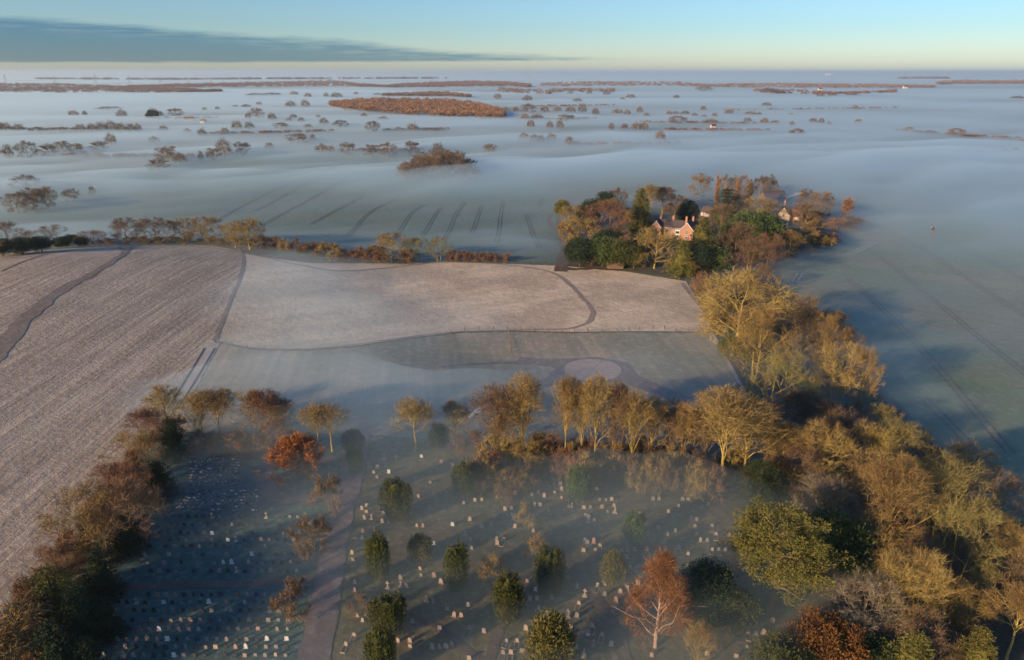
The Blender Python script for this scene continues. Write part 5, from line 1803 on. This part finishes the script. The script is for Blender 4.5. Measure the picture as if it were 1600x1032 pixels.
GM = {(k, c): grave_mesh(k, ST[c]) for k in ('arched', 'square', 'pointed', 'cross', 'kerbed', 'obelisk') for c in ST}
S3 = '241,97 262,147 225,145c 247,170 262,193 295,108o 349,97 349,110 465,97w 316,170w 556,123 607,137 505,217 452,280 498,303 502,330 658,310 710,298 741,296 811,284 862,245c 894,265w 935,193 938,221 991,212 1049,229 1070,205 1073,226 1100,224 1106,250 1074,262 1106,286 1000,263 971,272 1028,280 877,335 848,340 858,366 880,365 886,384 893,420 983,320 1008,320 972,405c 977,440 215,323 213,350 193,337 204,380 237,380c 290,357w 286,397 315,403 444,415 472,417 251,436 164,470 193,470 196,440 608,410w 686,387 742,420 782,412 665,455 690,482 694,518 524,498w 810,477 812,497 842,480k 1047,505 961,530 990,548 460,578 459,613 463,643 523,645 370,656 371,688c 311,696c 397,694 555,675 160,676 158,711 152,570 147,540 949,670 988,709w 1062,743 1001,793 963,752 993,750 490,760 520,762 677,779 583,797 614,827 648,827 1039,825 1139,828c 173,828 207,822 195,850 157,915k 686,885k 751,900 550,887 944,888 988,860 855,943k 903,943k 840,998k 875,998k 925,990 357,943 413,943 414,967 515,973 549,973 577,969 604,963 684,1023 423,855 119,960k 220,950k 1140,322c 1045,345 1097,373'
S4 = '254,296 283,296 310,294 183,333 212,331 265,331 320,322 325,350o 242,247w 202,395c 229,390 193,368 440,360 453,390 475,457 344,493 326,531 355,531 383,529 415,524 377,560 188,480w 198,492 227,490 257,512 235,524 181,529 500,293 526,293 634,294 660,292 617,324 752,318 591,385 673,385 699,387 539,395 523,423 563,455 632,477 698,455 717,484 747,483 770,416k 770,524k 800,524k 830,526 846,460 660,544 652,598k 680,600 615,518k 557,522 529,526 472,526 483,553 511,550c 397,605k 436,604 429,680 225,604 254,602 152,694 188,732c 277,682 247,690k 277,730 349,717 315,813 636,720 619,675 115,828c 150,830 122,876 222,875k 201,910c 266,915k 228,958c 308,961 182,1008o 145,970 117,1020 354,860 493,1010 660,958 746,1004 820,860 1046,852 935,907k 970,912k 1005,906 992,957k 880,1013 1170,730 806,603k 788,455k 128,325c 205,380 290,350 160,770k 400,780k 930,970k 600,440 690,420 720,330 570,350 420,620 380,700 330,760 60,960 90,930'
gr = []
for off, s in ((500, S3), (850, S4)):
    for q in s.split():
        c = q[-1] if q[-1].isalpha() else ''
        x, y = map(float, q.rstrip('cwok').split(','))
        gr.append((off + x / 2.9325, 680 + y / 2.9325 + 2.0, c))
byland = {}
for x, y, c in gr:
    p = at(x, y)
    kind = {'c': 'cross', 'o': 'obelisk', 'k': 'kerbed', 'w': 'square'}.get(c) or rng.choice(['arched', 'arched', 'square', 'pointed', 'arched', 'square'])
    col = 'white' if c == 'w' else rng.choice(['buff', 'buff', 'buff', 'pinkish', 'grey', 'grey', 'buff'])
    best = min(LAND, key=lambda L: (L[1] - p).length)
    d = p - best[1]
    side = ('beyond it' if d.y > 0 else 'before it') if abs(d.y) > abs(d.x) else ('wood side' if d.x > 0 else 'drive side')
    byland.setdefault((best[0], side), []).append((d.length, p, kind, col))
WORD = {'cross': 'stone cross', 'obelisk': 'obelisk tomb', 'kerbed': 'kerbed grave', 'arched': 'round topped gravestone', 'square': 'square gravestone', 'pointed': 'pointed gravestone'}
ng = 0
for (ln, side), L in byland.items():
    L.sort(key=lambda t: t[0])
    for i, (dd, p, kind, col) in enumerate(L):
        o = link('gravestone', GM[(kind, col)], loc=p)
        s = rng.uniform(0.62, 0.88)
        o.scale = (s, s, s * rng.uniform(.9, 1.15))
        o.rotation_euler = (rng.uniform(-.09, .09), rng.uniform(-.07, .07), R(-14) + rng.uniform(-.16, .16))
        tag(o, f'{col} {WORD[kind]}, {ordw(i + 1)} out from the {ln}, {side}', 'gravestone', 'gravestones scattered in the old churchyard')
        ng += 1

rowsY = [809, 821.6, 834.5, 845.5, 855.5, 868.5, 881, 894, 931, 943, 956, 971, 985, 1001, 1013, 1026]
cand = []
for ri, y in enumerate(rowsY):
    xl = np.interp(y, [800, 850, 900, 950, 1032], [262, 238, 205, 182, 160])
    xr = np.interp(y, [800, 830, 870, 900, 950, 1032], [505, 495, 470, 462, 452, 446])
    a, b = at(xl, y), at(xr, y)
    n = int((b - a).length / 1.45)
    k = 0
    for i in range(n, -1, -1):
        if rng.random() < (.22 if ri < 8 else .08):
            continue
        k += 1
        q = a.lerp(b, i / n)
        q.y += rng.uniform(-.08, .08)
        q.z = gz(q.x, q.y)
        cand.append((ri, k, q))
keep = 300 - ng
near = sorted(cand, key=lambda t: t[2].y)[:max(0, keep)]
ids = {id(t) for t in near}
LC = [('dark', 9), ('grey', 6), ('buff', 1), ('pinkish', 2), ('white', 1)]
LCL = [c for c, n in LC for _ in range(n)]
restV, restF = [], []
for t in cand:
    ri, k, q = t
    col = rng.choice(LCL)
    kind = rng.choice(['square', 'arched', 'square', 'arched', 'square', 'pointed' if col != 'dark' else 'square'])
    if rng.random() < .02:
        kind, col = 'cross', 'buff'
    s = rng.uniform(.55, .8)
    if id(t) in ids:
        o = link('gravestone', GM[(kind, col)], loc=q)
        o.scale = (s, s, s * rng.uniform(.85, 1.1))
        o.rotation_euler = (rng.uniform(-.04, .04), rng.uniform(-.04, .04), R(-6) + rng.uniform(-.08, .08))
        where = 'above' if ri < 8 else 'below'
        rn = (8 - ri) if ri < 8 else ri - 7
        tag(o, f'{col} {WORD[kind]}, {ordw(k)} from the drive in {ordw(rn)} row {where} the crosspath', 'gravestone', 'gravestones in rows in the shaded cemetery')
    else:
        restV.append((q, kind, col, s))
# older rows and the plot of small plaques: too many to count, one object each colour family
V, F, mi, k = [], [], [], 0
cols = list(ST)
for q, kind, col, s in restV:
    me_ = GM[(kind, col)]
    n = len(me_.vertices)
    for v in me_.vertices:
        V.append((q.x + v.co.x * s, q.y + v.co.y * s, q.z + v.co.z * s))
    for f in me_.polygons:
        F.append([i + k for i in f.vertices])
        mi.append(cols.index(col))
    k += n
def plaque(px, py, s, col):
    global k
    p = at(px, py)
    b = MB().box(-.3 * s, .3 * s, -.12 * s, .12 * s, -.1, .45 * s)
    for v in b.V:
        V.append((p.x + v[0], p.y + v[1], p.z + v[2]))
    for f in b.F:
        F.append([i + k for i in f])
        mi.append(cols.index(col))
    k += 8
for i in range(260):
    plaque(rng.uniform(297, 374), rng.choice([718, 723, 728, 733, 738, 743, 748, 753, 758]) + rng.uniform(-1, 1), rng.uniform(.35, .8), rng.choice(['white', 'grey', 'dark', 'dark', 'grey', 'buff']))
for i in range(170):
    plaque(rng.uniform(275, 402), rng.choice([768, 773, 778, 783, 788, 793, 798]) + rng.uniform(-1, 1), rng.uniform(.35, .8), rng.choice(['white', 'grey', 'dark', 'dark', 'pinkish', 'grey']))
me = mesh_np('small_memorials', V, F, [ST[c] for c in cols])
me.polygons.foreach_set('material_index', mi)
o = link('small_memorials', me)
tag(o, 'small plaques and headstones packed in the far cemetery rows', None, None, 'stuff')

# benches by the turning loop
for x, y, lb in ((400, 742, 'dark bench on the lawn beside the turning loop'), (487, 789, 'dark bench where the turning loop meets the drive')):
    p = at(x, y)
    b = empty('park_bench', p, R(10))
    tag(b, lb, 'bench')
    MB().box(-.9, .9, -.25, .25, .42, .48).build('seat', wood_m, b)
    MB().box(-.9, .9, .251, .3, .5, .95).build('backrest', wood_m, b)
    for sx in (-.8, .72):
        MB().box(sx, sx + .08, -.22, .25, 0, .418).build('leg', wood_m, b)

# ------------------------------------------------------------------ valley fog: one air mass whose top rises and dips over the land
FOG = [
 # left ploughed field, clear
 (0,450,-2),(150,430,-2.5),(300,430,-1.2),(100,560,-2.5),(250,560,-1.5),(0,700,-2),(150,700,-2),(0,850,-2),(60,900,-1),(340,420,0),(300,520,-.5),(-300,600,-2),(-300,900,-2),
 # stubble and paddock
 (450,440,2.6),(430,480,4.8),(520,500,4.8),(600,450,1.2),(480,460,4.5),(700,440,-.2),(850,440,-.5),(1000,470,-.3),(700,500,2.0),(850,500,.3),(1080,500,.5),
 (380,570,3.2),(500,580,3.0),(600,560,2.4),(750,545,2.2),(900,560,1.6),(1050,560,1.6),(1150,600,2.5),(680,600,3.2),(820,590,2.5),(1000,610,3),
 (350,640,4),(450,640,5),(560,630,5.5),(620,660,5.5),(700,650,4.5),(1050,640,3.5),
 # cemetery and churchyard
 (280,740,3),(350,760,3),(300,850,2),(300,960,1.2),(200,1000,1),(400,700,4.5),(450,760,4.5),(500,820,5),(520,900,4),(500,1000,2.5),
 (600,720,4.5),(700,740,5),(800,740,4),(900,720,1.6),(830,700,2.0),(1000,730,1.4),(1100,740,1.4),(1180,745,2),(700,820,5.0),(830,820,4.5),(930,790,5.5),(1050,790,5.5),(1100,840,5.5),(900,880,4.5),(1000,900,5.0),(800,960,2.5),(650,930,3.5),(650,1020,2),(900,1000,3.5),(1080,960,5),(1240,960,5.5),(1300,900,3),(1150,1010,4.5),(1400,1000,1),(1550,950,.5),
 # belt of trees and right field
 (1150,480,1.0),(1250,600,4),(1300,680,5),(1230,740,4),(1420,760,1.5),(1330,640,5.5),(1200,560,3),
 (1250,450,3.0),(1350,420,2.5),(1300,390,3),(1450,450,2.8),(1500,400,4.5),(1590,380,6),(1550,350,8),(1400,350,6),(1400,540,4.2),(1370,620,6),(1450,660,6.5),(1500,620,2.0),(1590,540,3.5),(1590,640,4),(1600,700,4.5),(1550,720,2.5),(1500,700,4),(1590,800,3),(1470,520,2.2),(1700,700,4),
 # house wood
 (900,380,.5),(1000,380,-.5),(1080,360,0),(1150,380,.5),(1200,340,3),(1270,320,5),(1320,310,8),(900,320,3),(980,320,3),(1100,300,5),
 # young wheat beyond the hedge
 (50,370,4),(200,350,3.5),(300,330,3.2),(400,350,2.5),(450,320,3.2),(550,340,2.6),(650,350,2.0),(750,340,2.2),(830,330,3),(800,385,4),(700,385,2.5),(500,380,2.5),(120,320,6),(30,300,8),(150,296,7),
 (600,290,6),(700,285,9),(800,285,10),(950,285,10),(1050,280,9),(1200,270,10),(1350,280,11),(1500,290,11),(1590,280,11),
 (300,285,4.5),(420,262,3.0),(520,262,3.0),(600,262,4),(80,262,4.5),(20,275,6),(700,250,6),(800,250,7),
 (200,235,6),(60,230,6.5),(350,235,6),(500,228,5.5),(650,225,6),(850,235,6),(1000,245,6.5),(1200,240,9),(1450,245,9.5),(1590,240,9),
 (300,205,6.5),(600,200,6.5),(900,203,4.5),(1050,204,4.0),(1250,205,6.5),(1500,205,8),(0,205,6.5),
 (100,175,9.5),(300,170,9),(500,175,8.5),(700,190,7),(850,175,5),(1000,175,7),(1250,180,7.5),(1500,175,8.5),(1600,160,7),
 (100,152,10.5),(300,150,10),(500,150,9.5),(850,152,4.5),(1100,150,5.5),(1400,150,6.5),(1200,162,9.5),(900,163,8),
 (0,137,4),(400,137,4),(800,137,4.5),(1200,138,5),(1600,136,5),
 (0,126,10),(500,126,10),(1000,126,11),(1500,126,11),(800,118,11),(200,118,11),(1400,118,11),
]
cp = []
for px, py, t in FOG:
    p = at(px, py)
    th = math.degrees(math.atan2(CAM_H - p.z, math.hypot(p.x, p.y)))
    if t > 0:
        t *= 1.7 * min(1.0, th / 9.0) ** 0.6          # seen low, a thin layer already hides the land
        if 308 < py < 402 and px < 870:
            t *= 0.6
        if 540 < py < 730 and 290 < px < 760:
            t *= 1.0 + 0.4 * min(1.0, (760 - px) / 150.0)
        if px > 1240 and 395 < py < 840:
            t *= 0.8
        if p.y < 190 and p.x > -60:
            t *= 1.25
    cp.append((p.x / p.y, math.log(p.y), t))
cp = np.array(cp)


def fog_thick(x, y):
    u = np.clip(x / np.maximum(y, 30), -1.2, 1.2)
    l = np.log(np.clip(y, 60, 30000))
    num = np.zeros_like(u)
    den = np.zeros_like(u)
    for a, b, t in cp:
        d = ((u - a) / 0.085) ** 2 + ((l - b) / 0.095) ** 2
        w = 1.0 / (d + 0.5) ** 2.0
        num += w * t
        den += w
    return num / den


FOG_DENS = 0.0155
fx = axis(-60000, 60000, -330, 330, 4.0, 1.045)
fy = axis(-3000, 60000, 50, 640, 4.0, 1.032)
X, Y = np.meshgrid(fx, fy)
T = fog_thick(X, Y)
stepy = np.gradient(fy)[:, None] * np.ones_like(X)
ca, sa = math.cos(R(-35)), math.sin(R(-35))
U, W = X * ca - Y * sa, X * sa + Y * ca            # wind-drawn streaks
nz = np.zeros_like(X)
for i, (lu, lv, amp) in enumerate(((30, 11, .22), (75, 26, .38), (150, 55, .46), (340, 160, .28))):
    nz += amp * vnoise(U / lu, W / lv, 20 + i) * np.clip(1.6 - stepy / lv * 3, 0, 1)
for i, (lx, ly, amp) in enumerate(((420, 170, .26), (900, 320, .38), (2000, 700, .40), (4600, 1700, .34), (9000, 4500, .25))):
    nz += amp * vnoise(X / lx, Y / ly, 40 + i) * sstep(500, 1500, np.hypot(X, Y))
amp = np.clip(np.abs(T), 1.2, 7.5) * (0.85 + 0.25 * sstep(450, 900, np.hypot(X, Y)))
Hs = ground(X, Y)
Zt = Hs + T + nz * amp * 0.85
Zt = np.maximum(Zt, Hs - 2.5)
Zt = np.minimum(Zt, 60)
nx, ny = len(fx), len(fy)
n = nx * ny
Vt = np.stack([X.ravel(), Y.ravel(), Zt.ravel()], 1)
Ft = grid_faces(nx, ny)
# sides and bottom
BOT = -45.0
per = [i for i in range(nx)] + [nx * j + nx - 1 for j in range(1, ny)] + [nx * (ny - 1) + i for i in range(nx - 2, -1, -1)] + [nx * j for j in range(ny - 2, 0, -1)]
Vb = Vt[per].copy()
Vb[:, 2] = BOT
k = len(per)
F = Ft.tolist()
for i in range(k):
    j = (i + 1) % k
    F.append([per[j], per[i], n + i, n + j])
F.append([n + i for i in range(k - 1, -1, -1)])
fm = bpy.data.materials.new('fog_air')
fm.use_nodes = True
fn = fm.node_tree
fn.nodes.clear()
fo = N(fn, 'ShaderNodeOutputMaterial')
pv = N(fn, 'ShaderNodeVolumePrincipled')
pv.inputs['Color'].default_value = (0.66, 0.885, 1.0, 1)
pv.inputs['Density'].default_value = FOG_DENS
pv.inputs['Anisotropy'].default_value = 0.24
fn.links.new(pv.outputs[0], fo.inputs['Volume'])
me = mesh_np('valley_fog', np.concatenate([Vt, Vb]), F, [fm])
smooth(me)
o = link('valley_fog', me)
tag(o, kind='stuff')

hm = bpy.data.materials.new('haze_air')
hm.use_nodes = True
fn = hm.node_tree
fn.nodes.clear()
fo = N(fn, 'ShaderNodeOutputMaterial')
pv = N(fn, 'ShaderNodeVolumePrincipled')
pv.inputs['Color'].default_value = (0.74, 0.90, 0.98, 1)
pv.inputs['Anisotropy'].default_value = 0.35
pv.inputs['Density'].default_value = 0.00006
fn.links.new(pv.outputs[0], fo.inputs['Volume'])
x0, x1, y0, y1, z0, z1 = -60500, 60500, -3500, 75500, -60, 125
V = [(x0, y0, z0), (x1, y0, z0), (x1, y1, z0), (x0, y1, z0), (x0, y0, z1), (x1, y0, z1), (x1, y1, z1), (x0, y1, z1)]
F = [(0, 3, 2, 1), (4, 5, 6, 7), (0, 1, 5, 4), (1, 2, 6, 5), (2, 3, 7, 6), (3, 0, 4, 7)]
tag(link('haze', mesh_np('haze', V, F, [hm])), kind='stuff')
